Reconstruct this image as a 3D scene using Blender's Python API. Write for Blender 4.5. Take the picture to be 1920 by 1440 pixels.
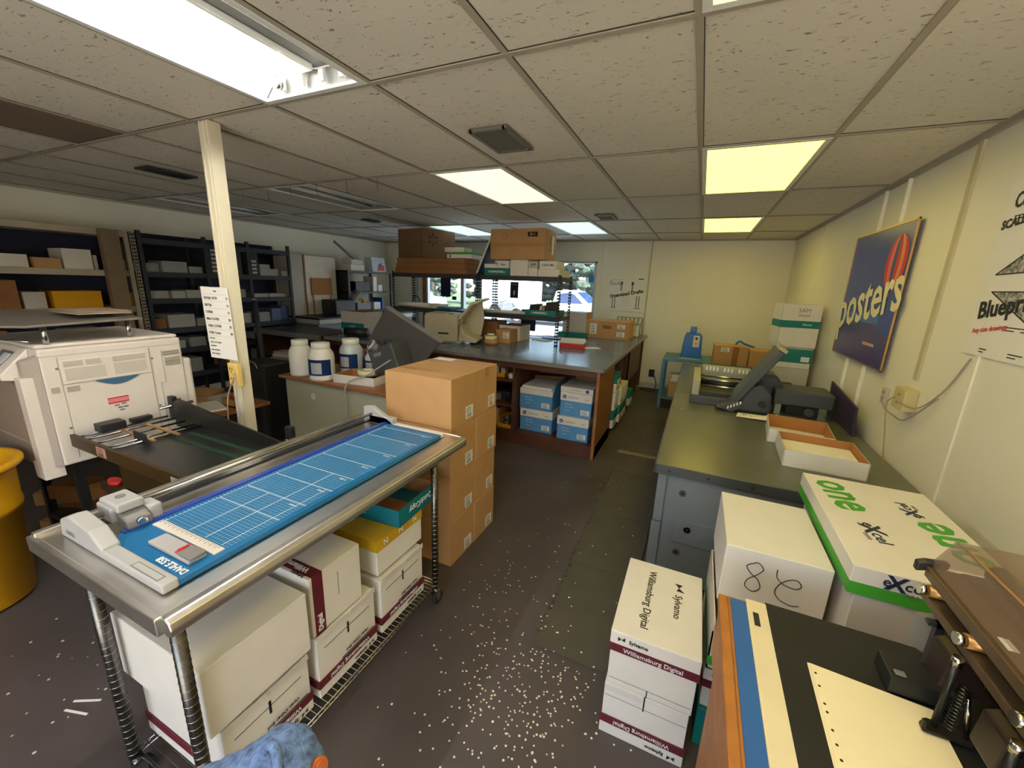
import bpy, bmesh, math, random
from mathutils import Vector, Matrix
random.seed(7)
for o in list(bpy.data.objects): bpy.data.objects.remove(o)
S = bpy.context.scene
COL = S.collection
PI = math.pi

# ---------------------------------------------------------------- camera, world, exposure
YAW, PITCH, ROLL, FPX, CZ = .4212, .2437, .0377, 757.2, 1.67
cy_, sy_ = math.cos(YAW), math.sin(YAW)
f_ = Vector((-sy_, cy_, 0)); r_ = Vector((cy_, sy_, 0)); u_ = Vector((0, 0, 1))
F = f_*math.cos(PITCH) - u_*math.sin(PITCH); U0 = u_*math.cos(PITCH) + f_*math.sin(PITCH)
R = r_*math.cos(ROLL) + U0*math.sin(ROLL); U = U0*math.cos(ROLL) - r_*math.sin(ROLL)
cam_data = bpy.data.cameras.new('camera'); cam = bpy.data.objects.new('camera', cam_data); COL.objects.link(cam)
M4 = Matrix((R, U, -F)).transposed().to_4x4(); M4.translation = Vector((0, 0, CZ)); cam.matrix_world = M4
cam_data.sensor_fit = 'HORIZONTAL'; cam_data.sensor_width = 36; cam_data.lens = 36*FPX/1920
cam_data.clip_start = .02; cam_data.clip_end = 300
S.camera = cam
S.view_settings.view_transform = 'Standard'; S.view_settings.look = 'None'
S.view_settings.gamma = 1; S.view_settings.use_curve_mapping = False
S.view_settings.exposure = 2.5
W = bpy.data.worlds.new('world'); S.world = W; W.use_nodes = True
wn = W.node_tree.nodes; wl = W.node_tree.links
sky = wn.new('ShaderNodeTexSky'); sky.sky_type = 'NISHITA'; sky.sun_elevation = .9; sky.sun_rotation = 2.4
sky.sun_disc = False; sky.air_density = 1.2; sky.dust_density = 2
wl.new(sky.outputs[0], wn['Background'].inputs[0]); wn['Background'].inputs[1].default_value = .17
sun_d = bpy.data.lights.new('sun', 'SUN'); sun_d.energy = 4.2; sun_d.angle = .03; sun_d.color = (.95, .98, 1)
sun = bpy.data.objects.new('sun', sun_d); COL.objects.link(sun); sun.rotation_euler = Vector((-.55, .3, -.78)).to_track_quat('-Z', 'Y').to_euler()

TUBE_E, YEL_E, WARM_E, CYAN_E = 17, .85, .30, .21

# ---------------------------------------------------------------- materials
MATS = {}
def mat(name, col, rough=.6, metal=0, var=.06, scale=8, bump=0, bscale=60, trans=0, emit=None, estr=0, coat=0, alpha=1, spec=None):
    m = bpy.data.materials.new(name); m.use_nodes = True; MATS[name] = m
    nt = m.node_tree; n = nt.nodes; l = nt.links; b = n['Principled BSDF']
    b.inputs['Roughness'].default_value = rough; b.inputs['Metallic'].default_value = metal
    if trans: b.inputs['Transmission Weight'].default_value = trans
    if coat: b.inputs['Coat Weight'].default_value = coat
    if spec is not None: b.inputs['Specular IOR Level'].default_value = spec
    if alpha < 1: b.inputs['Alpha'].default_value = alpha
    tc = n.new('ShaderNodeTexCoord')
    nz = n.new('ShaderNodeTexNoise'); nz.inputs['Scale'].default_value = scale; nz.inputs['Detail'].default_value = 5
    l.new(tc.outputs['Object'], nz.inputs['Vector'])
    rp = n.new('ShaderNodeValToRGB'); rp.color_ramp.elements[0].position = .3; rp.color_ramp.elements[1].position = .7
    rp.color_ramp.elements[0].color = [c*(1-var) for c in col]+[1]; rp.color_ramp.elements[1].color = [min(1, c*(1+var)) for c in col]+[1]
    l.new(nz.outputs[0], rp.inputs[0]); l.new(rp.outputs[0], b.inputs['Base Color'])
    if bump:
        nb = n.new('ShaderNodeTexNoise'); nb.inputs['Scale'].default_value = bscale; l.new(tc.outputs['Object'], nb.inputs['Vector'])
        bp = n.new('ShaderNodeBump'); bp.inputs['Strength'].default_value = bump; bp.inputs['Distance'].default_value = .01
        l.new(nb.outputs[0], bp.inputs['Height']); l.new(bp.outputs[0], b.inputs['Normal'])
    if emit:
        b.inputs['Emission Color'].default_value = list(emit)+[1]; b.inputs['Emission Strength'].default_value = estr
    return m
def srgb(r, g, b):
    f = lambda c: (c/255/12.92 if c/255 <= .04045 else ((c/255+.055)/1.055)**2.4)
    return (f(r), f(g), f(b))
white_card = mat('white_card', srgb(228, 222, 214), .55, bump=.05, bscale=20, var=.03)
grey_card = mat('grey_card', srgb(200, 192, 184), .6, var=.04)
kraft = mat('kraft', srgb(192, 148, 98), .75, var=.05, bump=.05)
kraft_dark = mat('kraft_dark', srgb(150, 102, 58), .8, var=.08)
kraft_in = mat('kraft_inside', srgb(176, 118, 60), .8, var=.05)
maroon = mat('maroon', srgb(100, 30, 42), .5, var=.03)
teal = mat('teal', srgb(10, 122, 118), .5, var=.04)
quick_teal = mat('cyan_teal', srgb(0, 120, 140), .45, var=.04)
green = mat('green', srgb(70, 165, 50), .5, var=.03)
navy_ink = mat('navy_ink', srgb(30, 45, 75), .5, var=0)
black_ink = mat('black_ink', (.012, .012, .014), .6, var=0)
grey_ink = mat('grey_ink', (.18, .18, .18), .6, var=0)
white_ink = mat('white_ink', (.85, .85, .85), .5, var=0)
red_ink = mat('red_ink', srgb(205, 45, 55), .5, var=0)
hp_blue = mat('box_blue', srgb(88, 150, 205), .5, var=.04)
paper = mat('paper', srgb(238, 234, 226), .8, var=.02)
cream_paper = mat('cream_paper', srgb(242, 228, 190), .8, var=.02)
yellow_tape = mat('yellow_tape', srgb(205, 165, 35), .3, var=.08)
steel = mat('steel', srgb(222, 218, 212), .36, 1, var=.12, scale=5, bump=.02)
chrome = mat('chrome', srgb(190, 190, 190), .2, 1, var=.05)
dark_chrome = mat('dark_chrome', srgb(110, 106, 102), .28, 1, var=.1)
dark_steel = mat('dark_steel', srgb(72, 72, 76), .45, .5, var=.1)
black_plastic = mat('black_plastic', (.018, .018, .019), .45, var=.1)
black_metal = mat('black_metal', (.022, .021, .02), .35, .3, var=.15)
grey_plastic = mat('grey_plastic', srgb(178, 176, 176), .45, var=.03, bump=.02, bscale=300)
grey_plastic_dark = mat('grey_plastic_dark', srgb(128, 126, 126), .5, var=.04)
beige_plastic = mat('beige_plastic', srgb(200, 190, 165), .45, var=.04)
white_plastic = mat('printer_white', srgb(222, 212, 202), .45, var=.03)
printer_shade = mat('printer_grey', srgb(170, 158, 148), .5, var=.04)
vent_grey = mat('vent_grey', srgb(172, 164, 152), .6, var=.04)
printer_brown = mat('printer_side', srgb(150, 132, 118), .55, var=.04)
blue_accent = mat('blue_accent', srgb(70, 105, 135), .35, var=.04)
conv_brown = mat('conveyor_frame', srgb(62, 46, 24), .45, .2, var=.1)
conv_black = mat('conveyor_belt', (.014, .016, .015), .32, var=.15)
green_belt = mat('green_belt', srgb(22, 62, 44), .5)
brass = mat('brass', srgb(205, 160, 100), .35, .8)
yellow_plastic = mat('yellow_plastic', srgb(222, 160, 18), .42, var=.05)
bin_yellow = mat('bin_yellow', srgb(225, 165, 20), .42, var=.06, scale=3)
olive_metal = mat('olive_metal', srgb(178, 176, 150), .5, .0, var=.03)
desk_brown = mat('desk_brown', srgb(150, 98, 62), .45, var=.12, scale=30)
jar_white = mat('jar_white', srgb(238, 234, 222), .35, var=.02)
jar_clear = mat('jar_clear', srgb(205, 212, 216), .3, var=.02)
jar_blue = mat('jar_blue', srgb(30, 72, 140), .4, var=.03)
tape_cream = mat('tape_cream', srgb(238, 224, 180), .5, var=.03)
counter_blue = mat('counter_laminate', srgb(98, 118, 148), .2, var=.08, scale=40)
counter_edge = mat('counter_edge', srgb(128, 124, 120), .4, var=.05)
cab_grey = mat('cabinet_grey', srgb(112, 118, 126), .42, var=.03)
cab_top = mat('cabinet_top', srgb(98, 100, 86), .26, .0, var=.06, scale=3)
cab_edge = mat('cabinet_edge', srgb(66, 70, 74), .4, var=.04)
machine_grey = mat('machine_grey', srgb(74, 76, 80), .45, var=.06)
machine_light = mat('machine_light', srgb(165, 165, 145), .5, var=.05)
blue_paint = mat('blue_paint', srgb(20, 105, 195), .38, var=.05)
blue_steel = mat('blue_steel', srgb(72, 125, 150), .45, .1, var=.08)
purple_board = mat('purple_board', srgb(58, 46, 78), .5, var=.06)
board_blue = mat('blue_board', srgb(38, 96, 165), .5, var=.05)
cream_board = mat('cream_board', srgb(225, 210, 175), .6, var=.05)
black_board = mat('black_board', (.012, .012, .013), .6, var=.2)
oak = mat('oak', srgb(170, 108, 52), .5, var=.18, scale=14)
punch_brown = mat('punch_brown', srgb(62, 46, 38), .42, .25, var=.12)
punch_rail = mat('punch_rail', srgb(106, 88, 66), .38, .55, var=.12)
acrylic = mat('smoky_acrylic', srgb(150, 124, 104), .1, 0, var=.03, alpha=.3)
red_plastic = mat('red_plastic', srgb(205, 40, 40), .45)
orange_plastic = mat('orange_plastic', srgb(225, 80, 45), .5)
outlet_yellow = mat('outlet_yellow', srgb(232, 196, 110), .5, var=.03)
outlet_beige = mat('outlet_beige', srgb(205, 190, 140), .5, var=.03)
cable_grey = mat('cable_grey', srgb(165, 158, 148), .5)
cable_tan = mat('cable_tan', srgb(170, 140, 100), .5)
pole_cream = mat('pole_cream', srgb(222, 212, 186), .5, var=.03)
dark_wood = mat('dark_wood', srgb(88, 50, 34), .5, var=.2, scale=12)
mid_wood = mat('mid_wood', srgb(150, 98, 52), .5, var=.15, scale=10)
rack_beige = mat('rack_beige', srgb(190, 178, 155), .55, var=.06)
rack_dark = mat('rack_dark', srgb(52, 54, 62), .6, var=.1)
rack_navy = mat('rack_navy', srgb(22, 28, 58), .7, var=.1)
post_brown = mat('post_brown', srgb(128, 108, 84), .7, var=.08)
pale_panel = mat('pale_panel', srgb(196, 188, 178), .6, var=.04)
cork = mat('cork', srgb(176, 122, 74), .9, var=.15, scale=90)
denim = mat('denim', srgb(88, 112, 156), .9, var=.55, scale=110, bump=.4, bscale=400)
copper = mat('copper', srgb(196, 110, 70), .35, .9)
mat_grey = mat('mat_grey', srgb(80, 76, 66), .85, var=.08, bump=.15, bscale=200)
tan_strip = mat('tan_strip', srgb(140, 130, 100), .7)
glassy = mat('window_glass', (1, 1, 1), .0, 0, var=0, alpha=.08)
alu = mat('aluminium', srgb(190, 196, 200), .4, .4)
asphalt = mat('asphalt', srgb(120, 126, 128), .9, var=.08, scale=.3)
grass_mat = mat('grass_verge', srgb(70, 84, 52), .95, var=.3, scale=2)
leaf = mat('leaf', srgb(26, 36, 30), .9, var=.6, scale=1.6, bump=1, bscale=3)
leaf2 = mat('leaf_pale', srgb(62, 76, 62), .9, var=.6, scale=2.2, bump=1, bscale=4)
bark = mat('bark', srgb(150, 140, 125), .9, var=.2)
car_white = mat('car_white', srgb(205, 212, 216), .35, var=.01, coat=.5)
car_glass = mat('car_glass', srgb(40, 60, 95), .1, var=.05)
rubber = mat('rubber', (.02, .02, .02), .8)
sign_navy = mat('sign_navy', srgb(20, 32, 62), .6, var=.05)
sign_black = mat('sign_black', (.02, .02, .022), .6)
sticker_blue = mat('sticker_blue', srgb(45, 140, 215), .5)

# wall paint, ceiling tile, floor
def wall_mat(name, col):
    m = mat(name, col, .55, var=.03, scale=1.2, bump=.03, bscale=25); return m
wall_paint = wall_mat('wall_paint', srgb(238, 233, 216))
tile = mat('ceiling_tile', srgb(228, 220, 204), .9, var=.03, scale=2)
nt = tile.node_tree; n = nt.nodes; l = nt.links; b = n['Principled BSDF']
tc = n.new('ShaderNodeTexCoord'); mp = n.new('ShaderNodeMapping'); mp.inputs['Scale'].default_value = (34, 82, 1)
nz = n.new('ShaderNodeTexNoise'); nz.inputs['Scale'].default_value = 1; nz.inputs['Detail'].default_value = 3; nz.inputs['Distortion'].default_value = .8
l.new(tc.outputs['Object'], mp.inputs[0]); l.new(mp.outputs[0], nz.inputs[0])
cr = n.new('ShaderNodeValToRGB'); cr.color_ramp.elements[0].position = .305; cr.color_ramp.elements[0].color = (.42, .36, .28, 1)
cr.color_ramp.elements[1].position = .36; cr.color_ramp.elements[1].color = (1, 1, 1, 1); l.new(nz.outputs[0], cr.inputs[0])
mx = n.new('ShaderNodeMixRGB'); mx.blend_type = 'MULTIPLY'; mx.inputs[0].default_value = 1
old = b.inputs['Base Color'].links[0].from_socket; l.new(old, mx.inputs[1]); l.new(cr.outputs[0], mx.inputs[2]); l.new(mx.outputs[0], b.inputs['Base Color'])
bp = n.new('ShaderNodeBump'); bp.inputs['Strength'].default_value = .5; bp.inputs['Distance'].default_value = .004; l.new(cr.outputs[0], bp.inputs['Height']); l.new(bp.outputs[0], b.inputs['Normal'])
tile_brown = mat('brown_tile', srgb(128, 108, 88), .9, var=.08)  # brown colour for a single ceiling cell
floor_m = mat('floor_vinyl', srgb(80, 72, 72), .5, var=.22, scale=2.2, bump=.04, bscale=120)
grid_m = mat('ceiling_grid', srgb(178, 168, 148), .6, var=.03)
shadow_line_m = mat('painted_grid_shadow', srgb(60, 55, 48), .9)  # dark lines that paint the shadow along the ceiling bars
def lens_mat(name, col, e):
    m = mat(name, (.8, .8, .8), .5); nt = m.node_tree; n = nt.nodes; l = nt.links; b = n['Principled BSDF']
    tc = n.new('ShaderNodeTexCoord'); v = n.new('ShaderNodeTexVoronoi'); v.inputs['Scale'].default_value = 90
    l.new(tc.outputs['Object'], v.inputs['Vector'])
    mr = n.new('ShaderNodeMapRange'); mr.inputs['From Max'].default_value = .9; mr.inputs['To Min'].default_value = e*1.15; mr.inputs['To Max'].default_value = e*.72
    l.new(v.outputs['Distance'], mr.inputs['Value']); l.new(mr.outputs[0], b.inputs['Emission Strength'])
    b.inputs['Emission Color'].default_value = list(col)+[1]; return m
lens_yellow = lens_mat('lens_yellow', (1, .80, .10), YEL_E)
lens_warm = lens_mat('lens_warm', (1, .82, .5), WARM_E)
lens_cyan = lens_mat('lens_cyan', (.62, 1, .86), CYAN_E)
lens_dead = mat('lens_dead', srgb(120, 122, 122), .5)
tube_lit = mat('tube_lit', (1, 1, 1), .4, emit=(1, .97, .9), estr=TUBE_E)
tube_dead = mat('tube_dead', srgb(215, 215, 210), .3)
housing_grey = mat('housing_enamel', srgb(150, 150, 146), .45, var=.02)
fixture_white = mat('fixture_white', srgb(240, 240, 235), .35, var=.01)

# ---------------------------------------------------------------- mesh builder
class MB:
    def __init__(s): s.bm = bmesh.new(); s.ms = []
    def mi(s, m):
        if m not in s.ms: s.ms.append(m)
        return s.ms.index(m)
    def _f(s, vs, m, smooth=False):
        try: f = s.bm.faces.new(vs)
        except ValueError: return
        f.material_index = s.mi(m); f.smooth = smooth
    def box(s, x0, x1, y0, y1, z0, z1, m, mtx=None):
        x0, x1 = sorted((x0, x1)); y0, y1 = sorted((y0, y1)); z0, z1 = sorted((z0, z1))
        p = [Vector((x, y, z)) for z in (z0, z1) for y in (y0, y1) for x in (x0, x1)]
        if mtx: p = [mtx @ q for q in p]
        v = [s.bm.verts.new(q) for q in p]
        for q in ((0, 2, 3, 1), (4, 5, 7, 6), (0, 1, 5, 4), (2, 6, 7, 3), (0, 4, 6, 2), (1, 3, 7, 5)): s._f([v[i] for i in q], m)
        return s
    def cyl(s, p0, p1, r0, m, r1=None, n=16, cap=True):
        p0, p1 = Vector(p0), Vector(p1); r1 = r0 if r1 is None else r1
        d = (p1-p0).normalized(); a = d.orthogonal().normalized(); c = d.cross(a)
        A = [s.bm.verts.new(p0+(a*math.cos(t)+c*math.sin(t))*r0) for t in [2*PI*i/n for i in range(n)]]
        B = [s.bm.verts.new(p1+(a*math.cos(t)+c*math.sin(t))*r1) for t in [2*PI*i/n for i in range(n)]]
        for i in range(n): s._f([A[i], A[(i+1) % n], B[(i+1) % n], B[i]], m, True)
        if cap: s._f(A[::-1], m); s._f(B, m)
        return s
    def lathe(s, prof, m, n=28, c=(0, 0)):
        rings = []
        for r, z in prof:
            rings.append([s.bm.verts.new((c[0]+r*math.cos(2*PI*i/n), c[1]+r*math.sin(2*PI*i/n), z)) for i in range(n)] if r > 1e-5 else [s.bm.verts.new((c[0], c[1], z))])
        for A, B in zip(rings, rings[1:]):
            for i in range(n):
                if len(A) == 1: s._f([A[0], B[(i+1) % n], B[i]][::-1], m, True)
                elif len(B) == 1: s._f([A[i], A[(i+1) % n], B[0]], m, True)
                else: s._f([A[i], A[(i+1) % n], B[(i+1) % n], B[i]], m, True)
        return s
    def prism(s, pts, m, off):
        # pts: 3D polygon; off: extrusion vector
        off = Vector(off); A = [s.bm.verts.new(Vector(p)) for p in pts]; B = [s.bm.verts.new(Vector(p)+off) for p in pts]
        s._f(A[::-1], m); s._f(B, m)
        k = len(A)
        for i in range(k): s._f([A[i], A[(i+1) % k], B[(i+1) % k], B[i]], m)
        return s
    def tube(s, pts, r, m, n=8):
        pts = [Vector(p) for p in pts]; rings = []; up = None
        for i, p in enumerate(pts):
            d = (pts[min(i+1, len(pts)-1)]-pts[max(i-1, 0)]).normalized()
            a = d.orthogonal().normalized() if up is None else (up-d*up.dot(d)).normalized()
            up = a; c = d.cross(a); rr = r[i] if isinstance(r, (list, tuple)) else r
            rings.append([s.bm.verts.new(p+(a*math.cos(2*PI*k/n)+c*math.sin(2*PI*k/n))*rr) for k in range(n)])
        for A, B in zip(rings, rings[1:]):
            for k in range(n): s._f([A[k], A[(k+1) % n], B[(k+1) % n], B[k]], m, True)
        s._f(rings[0][::-1], m); s._f(rings[-1], m)
        return s
    def build(s, name, parent=None, bevel=0, seg=2):
        bmesh.ops.recalc_face_normals(s.bm, faces=s.bm.faces[:])
        me = bpy.data.meshes.new(name); s.bm.to_mesh(me); s.bm.free()
        for m in s.ms: me.materials.append(m)
        o = bpy.data.objects.new(name, me); COL.objects.link(o)
        if parent: o.parent = parent
        if bevel:
            b = o.modifiers.new('bevel', 'BEVEL'); b.width = bevel; b.segments = seg; b.limit_method = 'ANGLE'; b.angle_limit = .6
        return o
def spline(pts, k=6):
    pts = [Vector(p) for p in pts]; out = []
    P = [pts[0]]+pts+[pts[-1]]
    for i in range(1, len(P)-2):
        for j in range(k):
            t = j/k; a, b, c, d = P[i-1], P[i], P[i+1], P[i+2]
            out.append(.5*((2*b)+(-a+c)*t+(2*a-5*b+4*c-d)*t*t+(-a+3*b-3*c+d)*t**3))
    out.append(pts[-1]); return out
def tag(o, label, cat, group=None, kind=None):
    o['label'] = label; o['category'] = cat
    if group: o['group'] = group
    if kind: o['kind'] = kind
    return o
def thing(name, label, cat, loc=(0, 0, 0), rz=0, group=None):
    o = bpy.data.objects.new(name, None); COL.objects.link(o); o.location = loc; o.rotation_euler = (0, 0, rz); o.empty_display_size = .05
    return tag(o, label, cat, group)
def struct(o): o['kind'] = 'structure'; return o
def copy_tree(o, parent=None):
    c = o.copy(); COL.objects.link(c); c.parent = parent
    for ch in list(o.children): copy_tree(ch, c)
    return c
def text(name, s, size, m, parent, pos, right, up, bold=0, sx=1, ext=.0004, align='CENTER', shear=0):
    cu = bpy.data.curves.new(name, 'FONT'); cu.body = s; cu.size = size; cu.extrude = ext; cu.offset = bold; cu.resolution_u = 2; cu.shear = shear
    cu.align_x = align; cu.align_y = 'CENTER'; cu.materials.append(m)
    t = bpy.data.objects.new(name, cu); COL.objects.link(t)
    dg = bpy.context.evaluated_depsgraph_get(); dg.update()
    me = bpy.data.meshes.new_from_object(t.evaluated_get(dg)); bpy.data.objects.remove(t); bpy.data.curves.remove(cu)
    o = bpy.data.objects.new(name, me); COL.objects.link(o)
    right = Vector(right).normalized(); up = Vector(up).normalized(); nn = right.cross(up)
    mm = Matrix((right*sx, up, nn)).transposed().to_4x4(); mm.translation = Vector(pos)+nn*.0012
    me.transform(mm)
    if parent: o.parent = parent
    return o
def patch(mb, pos, right, up, w, h, m, t=.001):
    right = Vector(right).normalized(); up = Vector(up).normalized(); nn = right.cross(up); p = Vector(pos)
    q = [p-right*w/2-up*h/2, p+right*w/2-up*h/2, p+right*w/2+up*h/2, p-right*w/2+up*h/2]
    mb.prism(q, m, nn*t)
def label_patch(parent, pos, right, up, w, h, name='shipping_label', m=None, lines=True):
    mb = MB(); patch(mb, pos, right, up, w, h, m or white_ink)
    if lines:
        rr = Vector(right).normalized(); uu = Vector(up).normalized(); nn = rr.cross(uu)
        for k in range(3): patch(mb, Vector(pos)+uu*h*(.32-.17*k)+nn*.0012-rr*w*.08, rr, uu, w*.62, h*.05, black_ink, .0004)
        for k in range(9):
            patch(mb, Vector(pos)-uu*h*.28+nn*.0012+rr*w*(-.32+.07*k), rr, uu, w*(.02+.02*(k % 2)), h*.26, black_ink, .0004)
    return mb.build(name, parent)

# ---------------------------------------------------------------- room shell
H = 2.4345; XR, XL, YF, YB = 1.13, -6.3, 7.2, -2.4
struct(MB().box(XL-.1, XR+.1, YB-.1, YF+.1, -.1, 0, floor_m).build('floor'))
struct(MB().box(XR, XR+.12, YB, YF+.12, 0, H+.12, wall_paint).build('wall_right'))
struct(MB().box(XL-.12, XL, YB, YF+.12, 0, H+.12, wall_paint).build('wall_left'))
BX_0, BX_1, BZ_0, BZ_1 = -1.7, .95, .12, 2.3
mb = MB(); mb.box(XL, BX_0, YB-.12, YB, 0, H+.24, wall_paint); mb.box(BX_1, XR, YB-.12, YB, 0, H+.24, wall_paint)
mb.box(BX_0, BX_1, YB-.12, YB, 0, BZ_0, wall_paint); mb.box(BX_0, BX_1, YB-.12, YB, BZ_1, H+.24, wall_paint)
struct(mb.build('wall_back'))
WX0, WX1, WZ0, WZ1 = -5.28, -1.7, .62, 2.09
mb = MB(); mb.box(XL, WX0, YF, YF+.12, 0, H+.12, wall_paint); mb.box(WX1, XR, YF, YF+.12, 0, H+.12, wall_paint)
mb.box(WX0, WX1, YF, YF+.12, 0, WZ0, wall_paint); mb.box(WX0, WX1, YF, YF+.12, WZ1, H+.12, wall_paint)
struct(mb.build('wall_front'))
# ceiling, cell by cell; cells are .61 x 1.22, fixtures take some of them
GX, GY = -.1114, 1.4586
fix = {(-3, -1): 'bare', (0, 1): 'yellow', (0, 3): 'yellow', (0, -1): 'yellow', (-3, 1): 'warm', (-3, 3): 'cyan', (-6, 1): 'dead', (-9, 1): 'dead', (-6, 3): 'cyan', (-6, -1): 'none', (-3, -3): 'none'}
fix.pop((-6, -1)); fix.pop((-3, -3)); fix[(-1, -2)] = 'bare'; fix.pop((-3, -3), None)  # extra bare tube light added out of view to brighten the near boxes
mb = MB(); tbar = MB(); shadow_lines = MB()
for i in range(-11, 3):
    for j in range(-4, 5):
        x0, x1 = GX+.61*i, GX+.61*(i+1); y0, y1 = GY+1.22*j, GY+1.22*(j+1)
        x0 = max(x0, XL); x1 = min(x1, XR); y0 = max(y0, YB); y1 = min(y1, YF)
        if x1 <= x0+.01 or y1 <= y0+.01 or (i, j) in fix: continue
        if (i, j) == (-6, -1): mb.box(x0+.0, x1, y0, y1, H+.004, H+.02, tile_brown); continue
        mb.box(x0, x1, y0, y1, H+.004, H+.02, tile)
mb.box(XL, XR, YB, YF, H+.18, H+.24, tile); struct(mb.build('ceiling'))
for i in range(-10, 3):
    x = GX+.61*i
    if XL < x < XR: tbar.box(x-.012, x+.012, YB, YF, H-.002, H+.0035, grid_m); shadow_lines.box(x+.0125, x+.015, YB, YF, H+.001, H+.0039, shadow_line_m)
for j in range(-3, 5):
    y = GY+1.22*j; tbar.box(XL, XR, y-.012, y+.012, H-.003, H+.0025, grid_m); shadow_lines.box(XL, XR, y-.0155, y-.0125, H+.001, H+.0039, shadow_line_m)
struct(tbar.build('trim_1')); struct(shadow_lines.build('grid_shadow_lines'))

# wall angle and panel seams
mb = MB(); mb.box(XR-.02, XR, YB, YF, H-.02, H, grid_m); mb.box(XL, XR, YF-.02, YF, H-.02, H, grid_m); mb.box(XL, XL+.02, YB, YF, H-.02, H, grid_m)
struct(mb.build('trim_3'))
mb = MB()
seam = mat('seam_batten', srgb(196, 184, 150), .6)
mb.box(XR-.012, XR, 2.86, 2.9, 1.24, H-.02, seam)
for y in (2.42, 1.2, 5.6): mb.box(XR-.008, XR, y-.012, y+.012, 0, H-.02 if y != 2.42 else 1.44, wall_paint)
for x in (-.86, -1.62, -.8): mb.box(x-.012, x+.012, YF-.01, YF, 0, H-.02, wall_paint)
mb.box(-.835, -.81, YF-.012, YF, .9, H-.02, seam)
struct(mb.build('trim_4'))
struct(MB().box(XR-.012, XR, YB, YF, 0, .09, pale_panel).build('baseboard_right'))
struct(MB().box(WX1, XR, YF-.012, YF, 0, .09, pale_panel).build('baseboard_front'))
# storefront windows in front, added unseen ones in the back wall
def window(nm, x0, x1):
    w = struct(MB().box(x0, x1, YF+.05, YF+.056, WZ0, WZ1, glassy).build(nm))
    mb = MB(); t = .035
    mb.box(x0, x0+t, YF-.01, YF+.08, WZ0, WZ1, alu); mb.box(x1-t, x1, YF-.01, YF+.08, WZ0, WZ1, alu)
    mb.box(x0, x1, YF-.01, YF+.08, WZ0, WZ0+t, alu); mb.box(x0, x1, YF-.01, YF+.08, WZ1-t, WZ1, alu)
    mb.build('window_frame', w)
    return w
def added_back_window(nm, x0, x1):
    w = struct(MB().box(x0, x1, YB-.07, YB-.064, BZ_0, BZ_1, glassy).build(nm)); mb = MB(); t = .035
    mb.box(x0, x0+t, YB-.1, YB-.02, BZ_0, BZ_1, alu); mb.box(x1-t, x1, YB-.1, YB-.02, BZ_0, BZ_1, alu); mb.box(x0, x1, YB-.1, YB-.02, BZ_0, BZ_0+t, alu); mb.box(x0, x1, YB-.1, YB-.02, BZ_1-t, BZ_1, alu)
    mb.build('window_frame', w)
added_back_window('added_window_3', BX_0, -.35); added_back_window('added_window_4', -.35, BX_1)  # unseen back windows, added so daylight reaches the ceiling
window('window_1', WX0, -4.4); window('window_2', -4.4, WX1)
struct(MB().box(-5.56, -5.48, YF-.03, YF, 0, 2.12, alu).build('trim_5'))
struct(MB().box(-5.36, -5.28, YF-.03, YF, 0, 2.12, mid_wood).build('trim_6'))

# ---------------------------------------------------------------- ceiling fixtures
def troffer_box(mb, w, d, hgt=.1, m=housing_grey):
    mb.box(-w/2, w/2, -d/2, d/2, hgt, hgt+.01, m)
    mb.box(-w/2, -w/2+.008, -d/2, d/2, 0, hgt, m); mb.box(w/2-.008, w/2, -d/2, d/2, 0, hgt, m)
    mb.box(-w/2, w/2, -d/2, -d/2+.008, 0, hgt, m); mb.box(-w/2, w/2, d/2-.008, d/2, 0, hgt, m)
fl = {(-3, -1): 'open ceiling light with one lit white tube and bare sockets above the cutter table',
      (0, 1): 'yellow glowing ceiling panel in the second row, largest yellow panel in view',
      (0, 3): 'smaller yellow glowing ceiling panel near the far wall',
      (0, -1): 'yellow ceiling panel cut off by the top edge of the photo',
      (-3, 1): 'warm orange-white glowing ceiling panel over the island counter',
      (-3, 3): 'pale greenish-white glowing ceiling panel above the cardboard box on the rack',
      (-6, 1): 'unlit ceiling light with white tubes behind the hanging hooks',
      (-9, 1): 'unlit ceiling light furthest left near the left wall',
      (-6, 3): 'dim bluish ceiling panel partly behind the big brown box',
      (-1, -2): 'unseen added ceiling light with a bare white tube above the photographer'}
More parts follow.
